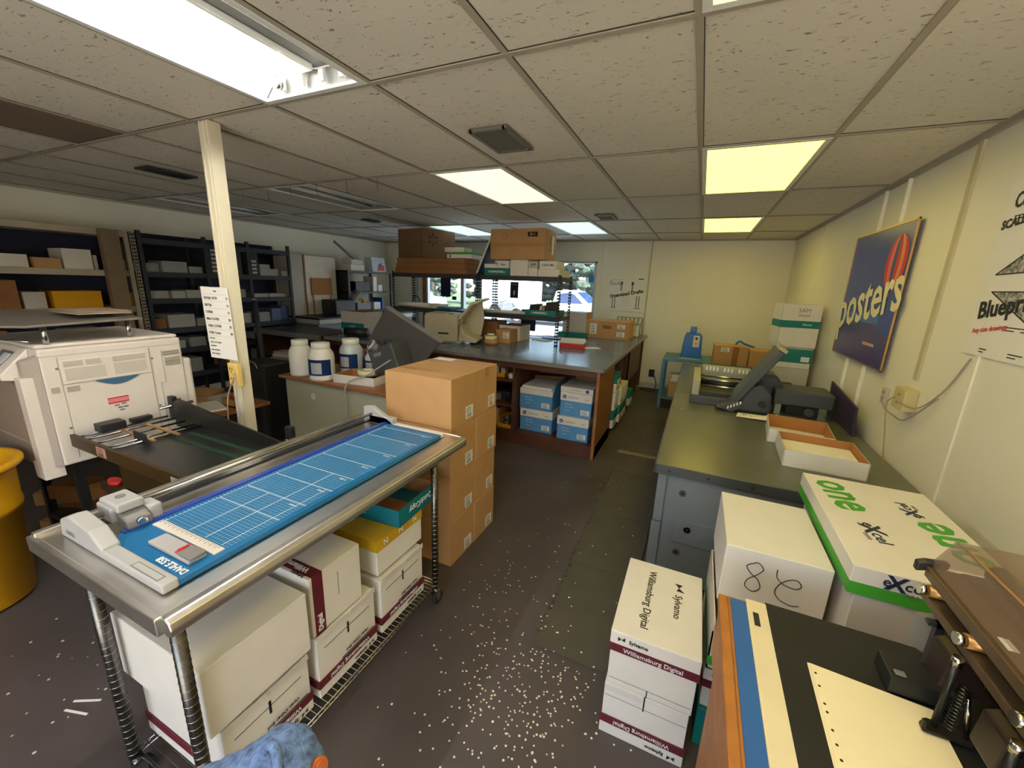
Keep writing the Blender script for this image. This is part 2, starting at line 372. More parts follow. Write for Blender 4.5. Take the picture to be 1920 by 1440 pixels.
for (i, j), kind in fix.items():
    c = (GX+.61*(i+.5), GY+1.22*(j+.5), H)
    t = thing('ceiling_light', fl[(i, j)], 'ceiling light', c, 0, None)
    mb = MB(); troffer_box(mb, .58, 1.19, .09)
    if kind in ('bare', 'dead'):
        for s in (-1, 1):  # sloped reflectors
            mb.prism([(s*.285, -.58, .005), (s*.2, -.58, .085), (s*.2, .58, .085), (s*.285, .58, .005)], housing_grey, (0, 0, .003))
    mb.build('housing', t)
    mb = MB()
    for a in (.29,): mb.box(-.298, -.27, -.6, .6, -.006, .006, fixture_white); mb.box(.27, .298, -.6, .6, -.006, .006, fixture_white); mb.box(-.27, .27, -.6, -.572, -.006, .006, fixture_white); mb.box(-.27, .27, .572, .6, -.006, .006, fixture_white)
    mb.build('frame', t, bevel=.002)
    if kind == 'bare':
        MB().box(-.07, .05, -.56, .56, .06, .088, fixture_white).build('ballast_cover', t, bevel=.008)
        for x in (-.15, -.03, .09, .2):
            for y in (-.565, .565): MB().box(x-.013, x+.013, y-.009, y+.009, .02, .07, fixture_white).build('socket', t, bevel=.003)
        MB().cyl((-.15, -.555, .035), (-.15, .555, .035), .017, tube_lit).build('lit_tube', t)
        MB().cyl((-.15, .53, .035), (-.15, .556, .035), .0178, chrome).build('tube_cap', t)
        MB().tube(spline([(.05, .4, .06), (.1, .5, .04), (.16, .53, .05), (.2, .55, .06)]), .0025, white_plastic, 6).build('loose_wire', t)
    elif kind == 'dead':
        for x in (-.12, .12): MB().cyl((x, -.56, .03), (x, .56, .03), .017, tube_dead).build('tube', t)
        MB().box(-.05, .05, -.56, .56, .04, .07, fixture_white).build('ballast_cover', t, bevel=.008)
    else:
        MB().box(-.27, .27, -.572, .572, .002, .006, {'yellow': lens_yellow, 'warm': lens_warm, 'cyan': lens_cyan}[kind]).build('light_lens', t)
def vent(c, w, d, label, m=dark_steel, n=9):
    t = thing('ceiling_vent', label, 'air vent', (c[0], c[1], H-.004)); mb = MB()
    for s in (-1, 1): mb.box(s*w/2-.012*s, s*(w/2+.012), -d/2-.012, d/2+.012, -.014, 0, m); mb.box(-w/2, w/2, s*d/2-.012*s, s*(d/2+.012), -.014, 0, m)
    mb.build('frame', t)
    mb = MB()
    for k in range(n):
        x = -w/2+w*(k+.5)/n; mb.prism([(x-.008, -d/2, -.012), (x+.008, -d/2, -.002), (x+.008, d/2, -.002), (x-.008, d/2, -.012)], m, (0, 0, .0015))
    mb.box(-w/2, w/2, -d/2, d/2, -.001, 0, black_plastic); mb.build('louvre', t)
vent_m = mat('vent_metal', srgb(120, 116, 104), .5, .3)
vent((-1.1, 2.2), .2, .34, 'dusty grey square ceiling vent nearest the camera', vent_m, 12)
vent((-1.08, 4.8), .18, .26, 'small pale ceiling vent near the island rack', vent_m)
vent((-4.0, 2.05), .16, .32, 'dark narrow ceiling vent over the left side of the shop')
vent((-4.2, 4.5), .12, .2, 'tiny dark ceiling vent far back on the left')
hg = 'wire hooks hanging from the ceiling grid'
for x in (-4.05, -3.7, -3.4, -3.08, -2.74, -2.42):
    o = MB().tube([(x, GY+1.22, H), (x, GY+1.22, H-.09), (x+.008, GY+1.22, H-.105), (x+.012, GY+1.22, H-.09)], .0016, black_plastic, 5).build('wire_hook')
    tag(o, 'thin dark wire hook hanging from the ceiling grid left of the warm panel', 'hook', hg)
for a, lab in (((-1.92, 4.62), ''),): pass

# ---------------------------------------------------------------- pole with price sign
px, py = -2.463, 1.5
t = thing('power_pole', 'cream fluted power pole from ceiling down behind the black conveyor', 'pole', (px, py, 0))
mb = MB(); mb.box(-.05, .03, -.03, .03, 0, H, pole_cream)
mb.box(-.05, -.035, -.036, -.03, 0, H, pole_cream); mb.box(-.012, .004, -.036, -.03, 0, H, pole_cream); mb.box(.018, .03, -.036, -.03, 0, H, pole_cream)
mb.build('pole_body', t, bevel=.002)
o = MB().box(-.03, .06, -.064, -.036, 1.02, 1.155, outlet_yellow).build('outlet_box', t, bevel=.005)
mb = MB()
for z in (1.055, 1.115):
    for x in (-.008, .012): mb.box(x-.002, x+.002, -.066, -.063, z, z+.014, black_ink)
    mb.cyl((.002, -.066, z-.01), (.002, -.063, z-.01), .004, black_ink, n=8)
mb.build('outlet_slots', o)
c = thing('extension_cord', 'pale grey cord dropping from the yellow outlet box on the pole', 'cord', (px, py, 0))
MB().tube(spline([(.02, -.07, 1.06), (-.02, -.09, .95), (-.03, -.1, .8), (-.04, -.1, .66)]), .004, cable_tan, 6).build('thin_cable', c)
MB().tube(spline([(.03, -.07, 1.1), (.09, -.1, 1.05), (.11, -.12, .9), (.13, -.13, .72), (.15, -.13, .66)]), .005, cable_grey, 6).build('thick_cable', c)
# sign: laminated sheet
t = thing('price_sign', 'white laminated paper weight price list taped to the cream pole', 'sign', (px, py, 0))
sa = Vector((-.185, -.06, 1.585)); sb = Vector((.03, -.045, 1.585))
right = (sb-sa).normalized(); up = Vector((-.03, 0, 1)).normalized(); cc = (sa+sb)/2-up*.205
mb = MB(); patch(mb, cc, right, up, .225, .415, paper, .0015); mb.build('sheet', t)
nn = right.cross(up)
rows = [('Gold', .012, .185), ('20/50#. NCR', .021, .145), ('28/70#', .021, .105), ('32/80#', .021, .065), ('80# COVER', .021, .025), ('100# COVER', .021, -.015), ('110# Cover', .021, -.055), ('color text', .011, -.088), ('cotton cover (white)', .011, -.112), ('parchment', .011, -.134), ('matte envelopes', .011, -.157), ('tacks envelopes', .011, -.18)]
for s_, sz, dy in rows:
    text('lettering', s_, sz, black_ink, t, cc+up*dy-right*.098+nn*.001+(right*.09 if s_ == 'Gold' else Vector((0,0,0))), right, up, .0002, align='LEFT')
mb = MB()
for k, dy in enumerate((.167, .127, .087, .047, .007, -.033, -.073)): patch(mb, cc+up*dy+nn*.0016, right, up, .2, .0008, grey_ink, .0003)
mb.build('ruled_lines', t)
for v, dy in (('17', .145), ('15', .105), ('17', .065), ('20', .025), ('25', -.015), ('28', -.055)):
    text('lettering', v, .019, black_ink, t, cc+up*dy+right*.085+nn*.001, right, up, .0005, align='LEFT')
# ---------------------------------------------------------------- cartons
X, Y, Z = Vector((1, 0, 0)), Vector((0, 1, 0)), Vector((0, 0, 1))
def logo_mark(mb, pos, right, up, s, m=black_ink):
    right = Vector(right).normalized(); up = Vector(up).normalized(); nn = right.cross(up); p = Vector(pos)+nn*.0012
    mb.prism([p+right*-s*.5+up*s*.3, p+right*0+up*0, p+right*-s*.5-up*s*.35], m, nn*.0004)
    mb.prism([p+up*.0, p+right*s*.5+up*s*.5, p+right*s*.45-up*s*.2], m, nn*.0004)
def paper_case(name, label, cat, loc, w, d, h, rz=0, flip=False, band=maroon, brand='Williamsburg Digital', body=white_card, group=None, front='-y', lid_h=.1, top_text=False, band_h=.034, info=False):
    """carton with a separate lid; local x = width, y = depth; flip turns it upside down"""
    t = thing(name, label, cat, loc, rz, group)
    e = .004
    if flip: bz0, bz1, lz0, lz1 = lid_h*.6, h, 0, lid_h
    else: bz0, bz1, lz0, lz1 = 0, h-lid_h*.6, h-lid_h, h
    MB().box(-w/2+e, w/2-e, -d/2+e, d/2-e, bz0, bz1, body).build('box_body', t, bevel=.003)
    lid = MB().box(-w/2, w/2, -d/2, d/2, lz0, lz1, white_card).build('lid', t, bevel=.003)
    if band:
        mb = MB(); z0, z1 = (lid_h-band_h, lid_h) if flip else (h-lid_h, h-lid_h+band_h)
        z0 += .0005; z1 -= .0
        mb.box(-w/2-.0012, w/2+.0012, -d/2-.0012, d/2+.0012, z0, z1, band); mb.build('printed_band', lid)
        faces = [(Vector((0, -d/2-.002, (z0+z1)/2)), X, w), (Vector((w/2+.002, 0, (z0+z1)/2)), Y, d)]
        for p, r, ww in faces:
            rr, uu = (r, Z) if not flip else (-r, -Z)
            if brand: text('lettering', brand, band_h*.72, white_ink, lid, p, rr, uu, .0002)
            nn = rr.cross(uu)
            if brand == 'Williamsburg Digital':
                zz = z1+(h-z1)*.5 if not flip else z0*.5
                q = Vector((p.x, p.y, zz)) - rr*ww*.34
                text('lettering', 'Sylvamo', .02, black_ink, lid, q+rr*.05, rr, uu, .0004)
                mb = MB(); logo_mark(mb, q-rr*.008, rr, uu, .026); mb.build('brand_mark', lid)
    return t, lid
def plain_box(name, label, cat, x0, x1, y0, y1, z0, z1, m=kraft, group=None, tape=True, bevel=.003, rz=0, seam=True):
    t = thing(name, label, cat, ((x0+x1)/2, (y0+y1)/2, z0), rz, group)
    w, d, h = x1-x0, y1-y0, z1-z0
    MB().box(-w/2, w/2, -d/2, d/2, 0, h, m).build('box_body', t, bevel=bevel)
    if seam:
        mb = MB(); mb.box(-w/2+.004, w/2-.004, -.0012, .0012, h-.0005, h+.0006, kraft_dark if m is kraft else grey_card)
        mb.build('flap_seam', t)
    if tape:
        mb = MB(); mb.box(-w/2-.0008, w/2+.0008, -.024, .024, h, h+.001, tape_kraft); mb.box(w/2, w/2+.001, -.024, .024, h-.06, h+.001, tape_kraft); mb.box(-w/2-.001, -w/2, -.024, .024, h-.06, h+.001, tape_kraft)
        mb.build('packing_tape', t)
    return t
tape_kraft = mat('tape_kraft', srgb(184, 136, 80), .35, var=.04)
def open_tray(name, label, cat, loc, w, d, h, rz=0, out=white_card, inside=kraft_in, wall=.004, group=None, slope=0, contents=None, fill=0):
    """open-topped carton; slope raises the back wall"""
    t = thing(name, label, cat, loc, rz, group)
    mb = MB(); k = wall
    mb.box(-w/2, w/2, -d/2, d/2, 0, k, out)
    def wl(p, q, ha, hb, nrm):
        p, q = Vector(p), Vector(q); n2 = Vector(nrm)*k/2
        for m_, o0 in ((out, n2), (inside, Vector((0, 0, 0)))):
            A = [p+o0, q+o0, q+o0+Vector((0, 0, hb)), p+o0+Vector((0, 0, ha))]; mb.prism(A, m_, n2)
    wl((-w/2+k/2, -d/2+k, 0), (w/2-k/2, -d/2+k, 0), h, h, (0, -1, 0)); wl((-w/2, d/2-k, 0), (w/2, d/2-k, 0), h+slope, h+slope, (0, 1, 0))
    wl((-w/2+k, -d/2, 0), (-w/2+k, d/2, 0), h, h+slope, (-1, 0, 0)); wl((w/2-k, -d/2, 0), (w/2-k, d/2, 0), h, h+slope, (1, 0, 0))
    mb.build('box_walls', t)
    if fill: MB().box(-w/2+k*2, w/2-k*2, -d/2+k*2, d/2-k*2, k, fill, contents or paper).build('paper_stack', t, bevel=.001)
    return t

# ---------------------------------------------------------------- stainless table with wire shelf
TX0, TX1, TY0, TY1, TZ = -1.76, -1.04, .385, 1.73, .87
tt = thing('steel_work_table', 'stainless steel rolling table with rolled edge, chrome posts and wire shelf', 'table', ((TX0+TX1)/2, (TY0+TY1)/2, 0))
ox, oy = (TX0+TX1)/2, (TY0+TY1)/2; hw, hd = (TX1-TX0)/2, (TY1-TY0)/2
mb = MB(); mb.box(-hw+.02, hw-.02, -hd+.0, hd, TZ-.012, TZ, steel)
prof = []
mb.build('table_top', tt, bevel=.003)
mb = MB()
for s in (1,):
    pts = [(hw-.03, -hd, TZ), (hw-.004, -hd, TZ+.004), (hw+.012, -hd, TZ-.004), (hw+.018, -hd, TZ-.022), (hw+.012, -hd, TZ-.042), (hw-.006, -hd, TZ-.048), (hw-.02, -hd, TZ-.04), (hw-.028, -hd, TZ-.012)]
    mb.prism(pts, steel, (0, 2*hd, 0))
mb.box(-hw-.0, -hw+.024, -hd, hd, TZ-.04, TZ+.012, steel)
mb.box(-hw, hw-.02, -hd-.012, -hd+.006, TZ-.045, TZ+.004, steel); mb.box(-hw, hw-.02, hd-.006, hd+.012, TZ-.045, TZ+.004, steel)
mb.build('rolled_edge', tt, bevel=.004, seg=3)
for sx, sy in ((1, -1), (-1, -1), (1, 1), (-1, 1)):
    yy = (-hd+.03) if sy < 0 else (hd-.2)
    if sy > 0: yy = 1.50-oy
    xx = hw-.03 if sx > 0 else hw-.47
    mb = MB(); mb.cyl((xx, yy, .1), (xx, yy, TZ-.012), .0165, dark_chrome, n=20)
    z = .12
    while z < TZ-.03: mb.cyl((xx, yy, z), (xx, yy, z+.0022), .0174, chrome, n=20); z += .0254
    p = mb.build('post', tt)
    mb = MB(); mb.cyl((xx, yy, .075), (xx, yy, .1), .011, chrome); mb.cyl((xx-.013, yy+.012, .033), (xx+.013, yy+.012, .033), .033, rubber, n=20)
    mb.box(xx-.018, xx-.014, yy-.01, yy+.02, .025, .08, chrome); mb.box(xx+.014, xx+.018, yy-.01, yy+.02, .025, .08, chrome); mb.box(xx-.018, xx+.018, yy-.01, yy+.02, .076, .082, chrome)
    mb.build('caster', p)
mb = MB()
SY0, SY1 = -hd+.04, 1.52-oy
for z in (.098, .118):
    for x in (hw-.47, hw-.03): mb.cyl((x, SY0, z), (x, SY1, z), .0032, chrome, n=6)
    for y in (SY0, SY1): mb.cyl((hw-.47, y, z), (hw-.03, y, z), .0032, chrome, n=6)
k = 0; y = SY0
while y < SY1-.02:
    for x in (hw-.47, hw-.03): mb.cyl((x, y, .098), (x, y+.012, .118), .0016, chrome, n=5); mb.cyl((x, y+.012, .118), (x, y+.024, .098), .0016, chrome, n=5)
    mb.cyl((hw-.47, y, .121), (hw-.03, y, .121), .0016, chrome, n=5); y += .024
mb.build('wire_shelf', tt)

# rotary paper trimmer on the table
t = thing('paper_trimmer', 'long blue and grey rotary paper trimmer lying on the stainless table', 'paper cutter', (0, 0, TZ+.004))
BX0, BX1, BY0, BY1 = -1.5, -1.135, .462, 1.655
board = MB().box(BX0, BX1, BY0, BY1, .0, .018, mat('trimmer_blue', srgb(22, 108, 165), .35, var=.05, scale=6)).build('base_board', t, bevel=.002)
mb = MB(); g = white_ink; zz = .0183
gline = mat('grid_ink', srgb(140, 190, 215), .5, var=0)
gx0, gx1, gy0, gy1 = BX0+.035, BX1-.02, .60, 1.62
n = int((gy1-gy0)/.0127)
for i in range(n+1):
    y = gy0+i*.0127; w = .0005
    if y < 1.48 or i % 2 == 0: mb.box(gx0, gx1-.0, y-w, y+w, zz, zz+.0003, gline)
    mb.box(gx0-.011, gx0-(.003 if i % 2 else 0), y-.0008, y+.0008, zz, zz+.0003, g)
for i in range(int((gx1-gx0)/.0127)+1):
    x = gx0+i*.0127; mb.box(x-.0005, x+.0005, gy0, 1.48, zz, zz+.0003, gline)
for y in (.76, .86, .975, 1.08, 1.2, 1.33, 1.48, 1.6): mb.box(gx0, gx1, y-.0012, y+.0012, zz, zz+.0005, g)
mb.box(gx0-.001, gx0+.001, .56, 1.62, zz, zz+.0005, g)
for x, y0, y1 in ((gx0+.12, .6, .86), (gx0+.2, .6, 1.08), (gx1-.03, .6, .975)): mb.box(x-.0012, x+.0012, y0, y1, zz, zz+.0005, g)
mb.build('measuring_grid', board)
for y, s_ in ((.85, 'C-4/A4'), (.965, 'C-4/A3'), (1.07, 'C-4/B3'), (1.19, 'C-4/A2'), (1.32, 'C-4/A2'), (1.47, 'C-4/A1'), (1.595, 'C-4/A1')):
    text('lettering', s_, .012, white_ink, board, (gx1-.04, y-.008, .018), -X, -Y)
mb = MB(); mb.box(BX0-.012, BX0+.012, .5, 1.66, .018, .024, mat('clear_guide', srgb(60, 80, 170), .2, var=.02)); mb.build('clamp_strip', board)
# white ruler fence and side stop
mb = MB(); mb.box(BX0+.03, BX1-.02, .562, .592, .018, .023, white_plastic); mb.build('ruler_fence', t, bevel=.001)
mb = MB()
for i in range(26): mb.box(BX0+.04+i*.0115, BX0+.0412+i*.0115, .582 if i % 2 else .577, .591, .0231, .0236, black_ink)
mb.build('ruler_marks', t)
mb = MB(); mb.box(BX0+.13, BX1-.035, .505, .553, .0185, .03, grey_plastic); mb.box(BX1-.09, BX1-.03, .508, .55, .03, .04, grey_plastic_dark); mb.build('side_stop', t, bevel=.003)
mb = MB(); mb.box(BX1-.095, BX1-.088, .512, .54, .041, .045, red_ink); mb.box(BX1-.11, BX1-.095, .512, .54, .03, .033, red_ink); mb.build('red_arrow', t)
text('lettering', 'DAHLE 558', .026, white_ink, t, (BX1-.075, .487, .018), -X, -Y, .0008)
# end caps
mb = MB(); mb.box(-1.43, BX1+.004, .425, .464, 0, .028, grey_plastic)
mb.prism([(-1.43, .425, 0), (-1.43, .425, .03), (-1.49, .425, .07), (-1.60, .425, .085), (-1.665, .425, .06), (-1.68, .425, 0)], grey_plastic, (0, .045, 0))
mb.build('near_end_cap', t, bevel=.006, seg=3)
mb = MB(); mb.box(-1.29, -1.16, .43, .4505, .0283, .0287, grey_plastic_dark); mb.box(-1.285, -1.165, .433, .4475, .0287, .0289, grey_plastic); mb.build('cap_outline', t)
mb = MB(); mb.box(-1.62, -1.45, 1.652, 1.69, 0, .05, grey_plastic); mb.prism([(-1.66, 1.652, 0), (-1.66, 1.652, .09), (-1.6, 1.652, .1), (-1.46, 1.652, .03), (-1.44, 1.652, 0)], grey_plastic, (0, .03, 0)); mb.box(-1.45, BX1+.004, 1.652, 1.685, 0, .022, white_plastic)
mb.build('far_end_cap', t, bevel=.005, seg=3)
rl = MB(); rl.cyl((-1.60, .46, .055), (-1.60, 1.66, .055), .008, chrome); rl.box(-1.615, -1.585, .46, 1.66, .022, .034, chrome); rl.build('guide_rail', t)
mb = MB(); mb.box(-1.64, -1.55, .5, .58, .03, .085, grey_plastic); mb.box(-1.63, -1.52, .505, .575, .07, .10, grey_plastic); mb.prism([(-1.55, .51, .075), (-1.49, .51, .05), (-1.485, .51, .022), (-1.55, .51, .02)], grey_plastic_dark, (0, .065, 0)); mb.box(-1.57, -1.5, .575, .61, .02, .07, grey_plastic)
hd_ = mb.build('cutting_head', t, bevel=.008, seg=3)
mb = MB(); mb.cyl((-1.489, .545, .042), (-1.478, .545, .04), .013, chrome, n=24); mb.cyl((-1.58, .54, .1), (-1.58, .54, .1025), .013, grey_plastic_dark, n=20); mb.build('blade_screw', hd_)
text('lettering', 'DAHLE', .016, grey_ink, t, (-1.6, .423, .03), X, Z, .0003)

# boxes on the wire shelf
Z0 = .124
def facebox(name, label, y0, y1, z0, z1, flip=False, rz=0, **kw):
    # case whose long side runs away from the aisle; its printed end faces +x
    w, d = y1-y0, .445
    return paper_case(name, label, 'box', (-1.10-d/2, (y0+y1)/2, z0), w, d, z1-z0, rz=PI/2+rz, flip=flip, **kw)
def slot_cut(t, w, d, h, z, m=black_ink):
    mb = MB(); mb.box(-.004, .004, -d/2-.0015, -d/2+.002, z-.03, z+.02, m); mb.box(-w*.38, w*.38, -d/2-.0015, -d/2, z-.0015, z+.0015, grey_ink); mb.build('flap_slot', t)
def carton_info(t, w, d, z):
    mb = MB(); mb.box(-w*.15, w*.42, -d/2-.0065, -d/2-.005, z-.02, z-.017, black_ink); mb.build('label_frame', t)
    text('lettering', 'Open Other End', .017, black_ink, t, (w*.12, -d/2-.005, z-.001), -X, -Z, .0004)
for args in (
    ('paper_case', 'upside-down white paper case on the wire shelf, bottom of the near stack', .475, .775, Z0, .36, True),
    ('paper_case', 'upside-down white paper case with maroon band, bottom middle on the wire shelf', .805, 1.105, Z0, .385, True),
    ('paper_case', 'upside-down white paper case with maroon band, bottom far end of the wire shelf', 1.135, 1.44, Z0, .385, True)):
    t, lid = facebox(*args, lid_h=.075)
    w = args[3]-args[2]; h = args[5]-args[4]
    carton_info(t, w, .445, .11); slot_cut(t, w, .437, h, h-.06)
    mb = MB(); mb.prism([(-w/2+.004, -.2235, h-.012), (-.006, -.2235, h-.012), (-.012, -.2275, h+.012), (-w/2+.01, -.2275, h+.018)], white_card, (0, .002, 0)); mb.prism([(.006, -.2235, h-.012), (w/2-.004, -.2235, h-.012), (w/2-.01, -.2275, h+.018), (.014, -.2275, h+.01)], white_card, (0, .002, 0)); mb.build('loose_flap', t)
t, lid = paper_case('paper_case', 'large plain white paper case on top of the near stack behind the chrome post', 'box', (-1.325, .615, .385), .33, .47, .235, rz=PI/2, band=None, lid_h=.232)
mb = MB(); mb.box(-.158, -.154, -.2325, -.2305, .03, .2, grey_ink); mb.box(-.15, .15, -.2325, -.231, .022, .0235, grey_ink); mb.build('flap_edge', t)
t, lid = paper_case('paper_case', 'white paper case with a maroon band wrapped upright around it, top of the middle stack', 'box', (-1.33, .925, .392), .235, .44, .25, rz=PI/2, band=None, lid_h=.247)
mb = MB(); mb.box(-.105, -.062, -.2215, .2215, 0, .2512, maroon); mb.build('printed_band', lid)
text('lettering', 'Williamsburg Digital', .032, white_ink, lid, (-.084, -.05, .2512), Y, -X, .0006)
text('lettering', 'Digital', .028, white_ink, lid, (-.084, -.2215, .05), Z, -X, .0006)
text('lettering', 'Sylvamo', .02, black_ink, lid, (-.112, -.16, .2502), Y, -X, .0003)
mb = MB(); mb.box(.004, .0055, -.2215, -.22, .1, .2, grey_ink); mb.build('printed_mark', lid)
t, lid = paper_case('taped_box', 'white box with clear yellow tape over its lid under the teal tray', 'box', (-1.345, 1.30, .405), .31, .45, .17, rz=PI/2, band=None, lid_h=.168)
mb = MB(); mb.box(-.157, .157, -.2275, .2275, .12, .172, yellow_tape); tp = mb.build('yellow_tape', lid)
for p in ((.05, -.12), (.05, .08), (-.08, 0), (-.08, .14)): text('lettering', 'N', .045, white_ink, tp, (p[0], p[1], .172), Y, -X, .001)
for x in (-.1, 0, .1): text('lettering', 'N', .038, white_ink, tp, (x, -.2275, .145), X, Z, .001)
t = open_tray('teal_paper_tray', 'open teal paper carton tray lying on the yellow-taped box', 'box', (-1.30, 1.415, .5775), .31, .38, .085, rz=PI/2+.06, out=quick_teal, inside=kraft_dark)
mb = MB(); mb.box(-.15, .0, -.18, .18, .03, .034, kraft_dark); mb.build('inner_flap', t)
text('lettering', 'QuickCopy', .042, white_ink, t, (.02, -.19, .045), -X, -Z, .0008)
text('lettering', 'W', .04, white_ink, t, (-.155, .02, .045), Y, -Z, .001)

# ---------------------------------------------------------------- kraft carton stack behind the table
SX0, SX1 = -1.6, -1.15
for c, (y0, y1) in enumerate(((1.775, 2.045), (2.05, 2.325))):
    for k in range(4):
        pos = ('bottom', 'second from bottom', 'third from bottom', 'top')[k]; row = ('front', 'rear')[c]
        t = plain_box('kraft_carton', 'tan carton, %s in the %s column of the tall stack' % (pos, row), 'box', SX0+random.uniform(-.004, .004), SX1+random.uniform(-.006, .004), y0, y1, .29*k, .29*k+.288, kraft, 'tan cartons in the tall stack', tape=False)
        d = y1-y0
        if True: label_patch(t, (.2255, d/2-.075, .06), Y, Z, .085, .075)
        if k == 3:
            mb = MB(); mb.box(-.2252, .2252, -.024, .024, .2885, .2895, tape_kraft); mb.box(.2252, .2262, -.024, .024, .23, .2895, tape_kraft); mb.build('packing_tape', t)
            if c == 1: MB().box(-.2, -.06, .03, .1, .2895, .2905, paper).build('paper_slip', t)

# ---------------------------------------------------------------- yellow bin
t = thing('trash_bin', 'big round yellow plastic bin cut off by the left edge of the photo', 'bin', (-3.12, .455, 0))
MB().lathe([(0, .004), (.19, .004), (.215, .02), (.235, .5), (.243, .5), (.25, .53), (.245, .56), (.25, .72), (.262, .735), (.275, .74), (.285, .75), (.285, .768), (.275, .775), (.25, .772), (.24, .755), (.225, .5), (.2, .03), (0, .03)], bin_yellow, 48).build('bin_body', t).scale = (.95, .95, .955)

# ---------------------------------------------------------------- printer with conveyor
PX, PY0, PY1, PZ0, PZ1 = -2.95, .77, 1.49, .64, 1.285
t = thing('envelope_printer', 'large white office printer with side vents and blue handle on a dark stand', 'printer', (PX, 0, 0))
mb = MB()
# front shell, chamfered corner on near side
mb.box(-.7, 0, PY0+.05, PY1-.05, PZ0, PZ1-.02, white_plastic); mb.box(-.7, -.025, PY0+.05, PY1-.05, PZ1-.02, PZ1, white_plastic)
mb.build('printer_body', t, bevel=.012, seg=3)
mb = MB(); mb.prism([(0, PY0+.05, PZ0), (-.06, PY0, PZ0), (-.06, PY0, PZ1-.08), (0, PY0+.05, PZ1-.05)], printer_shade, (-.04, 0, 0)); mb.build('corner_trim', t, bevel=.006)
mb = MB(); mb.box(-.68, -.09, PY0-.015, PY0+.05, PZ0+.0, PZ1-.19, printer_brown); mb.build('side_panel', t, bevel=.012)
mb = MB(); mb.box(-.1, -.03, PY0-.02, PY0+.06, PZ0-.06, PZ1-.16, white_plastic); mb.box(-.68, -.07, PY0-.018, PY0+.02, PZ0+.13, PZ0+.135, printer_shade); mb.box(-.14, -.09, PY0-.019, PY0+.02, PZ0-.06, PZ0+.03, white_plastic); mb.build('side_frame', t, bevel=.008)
mb = MB(); mb.prism([(-.12, PY0-.01, PZ1-.17), (-.42, PY0-.01, PZ1-.17), (-.42, PY0-.07, PZ1-.19), (-.42, PY0+.05, PZ1-.05), (-.12, PY0+.05, PZ1-.05)], white_plastic, (0, .0, .02)); 
mb = MB(); mb.prism([(-.1, PY0+.05, PZ1-.02), (-.1, PY0-.06, PZ1-.14), (-.1, PY0-.06, PZ1-.17), (-.1, PY0+.05, PZ1-.19)], white_plastic, (-.3, 0, 0)); pn = mb.build('control_panel', t, bevel=.006)
ang = Vector((0, -.11, -.12)).normalized(); upv = -ang
mb = MB(); patch(mb, (-.25, PY0-.005, PZ1-.078), X, upv, .14, .09, grey_ink, .002); patch(mb, (-.22, PY0-.005, PZ1-.076), X, upv, .07, .06, jar_clear, .004); mb.build('display', pn)
# front details (face at x=0, facing +x)
mb = MB(); fy = lambda a: PY0+.05+(PY1-PY0-.1)*a
def pp(y0, y1, z0, z1, m, th=.004): mb.box(-.001, th, y0, y1, z0, z1, m)
pp(fy(.11), fy(.72), 1.075, 1.2, white_plastic, .003); pp(fy(.11), fy(.72), PZ0+.05, 1.07, white_plastic, .003)
mb.build('front_door', t, bevel=.002)
mb = MB()
for a, b in ((.13, .39),):
    for k in range(9): pp(fy(a), fy(b), 1.092+k*.0072, 1.0945+k*.0072, vent_grey, .0045)
for a, b, z in ((.13, .25, 1.165), (.27, .37, 1.165), (.45, .69, 1.165), (.83, .97, 1.165), (.84, .97, 1.125), (.84, .97, 1.10)):
    for k in range(4): pp(fy(a), fy(b), z+k*.0075, z+.004+k*.0075, vent_grey, .0045)
mb.build('vent_slots', t); mb = MB()
for k in range(9): pp(fy(.45), fy(.69), 1.092+k*.0072, 1.0945+k*.0072, vent_grey, .0045)
mb.build('vent_slots', t)
mb = MB()
for y, z0, z1 in ((fy(.1), PZ0+.03, 1.22), (fy(.725), PZ0+.03, 1.22), (fy(.82), 1.0, 1.2), (fy(.78), PZ0+.03, 1.0)): pp(y-.0012, y+.0012, z0, z1, vent_grey, .0035)
mb.box(-.001, .0035, fy(.78), fy(.82), .999, 1.001, vent_grey); mb.box(-.001, .0035, fy(.1), fy(.725), 1.071, 1.074, vent_grey); mb.box(-.02, .001, fy(0), fy(1), 1.225, 1.228, vent_grey)
mb.build('panel_seams', t)
mb = MB()
N = 14; top = [(0.0, fy(.30)+(fy(.62)-fy(.30))*i/N, 1.073) for i in range(N+1)]; bot = [(0.0, fy(.62)-(fy(.62)-fy(.30))*i/N, 1.073-.036*math.sin(PI*i/N)) for i in range(1, N)]
mb.prism(top+bot, blue_accent, (.009, 0, 0)); mb.build('blue_handle', t)
for (a, b, c_, d_, th) in ((.12, .2, 1.03, 1.06, .0045), (.03, .08, 1.035, 1.065, .003)):
    mb = MB(); pp(fy(a), fy(b), c_, d_, vent_grey, th); mb.build('latch', t)
for y, z in ((fy(.09), 1.16), (fy(.74), 1.155), (fy(.74), .86), (fy(.09), .84)): MB().cyl((.0, y, z), (.004, y, z), .006, grey_ink, n=10).build('screw', t)
mb = MB(); pp(fy(.86), fy(.92), .855, .88, black_ink, .004); mb.build('small_display', t)
mb = MB(); pp(fy(.36), fy(.51), .955, .962, red_ink, .0045); pp(fy(.36), fy(.51), .935, .953, mat('pink_ink', srgb(225, 130, 130), .5), .0042); pp(fy(.36), fy(.51), .927, .934, red_ink, .0045)
for y, z in ((.4, .91), (.45, .915), (.42, .895), (.46, .895), (.43, .88)): pp(fy(y), fy(y+.035), z, z+.008, grey_ink, .0045)
mb.build('warning_sticker', t)
mb = MB(); mb.box(-.5, -.12, PY1-.06, PY1+.0, PZ0, 1.14, white_plastic); mb.box(-.1, -.01, PY1-.055, PY1+.0, PZ0, 1.13, white_plastic); mb.build('rear_cover', t, bevel=.015)
mb = MB(); mb.box(-.62, -.04, PY0+.06, PY1-.06, .6, PZ0, black_metal)
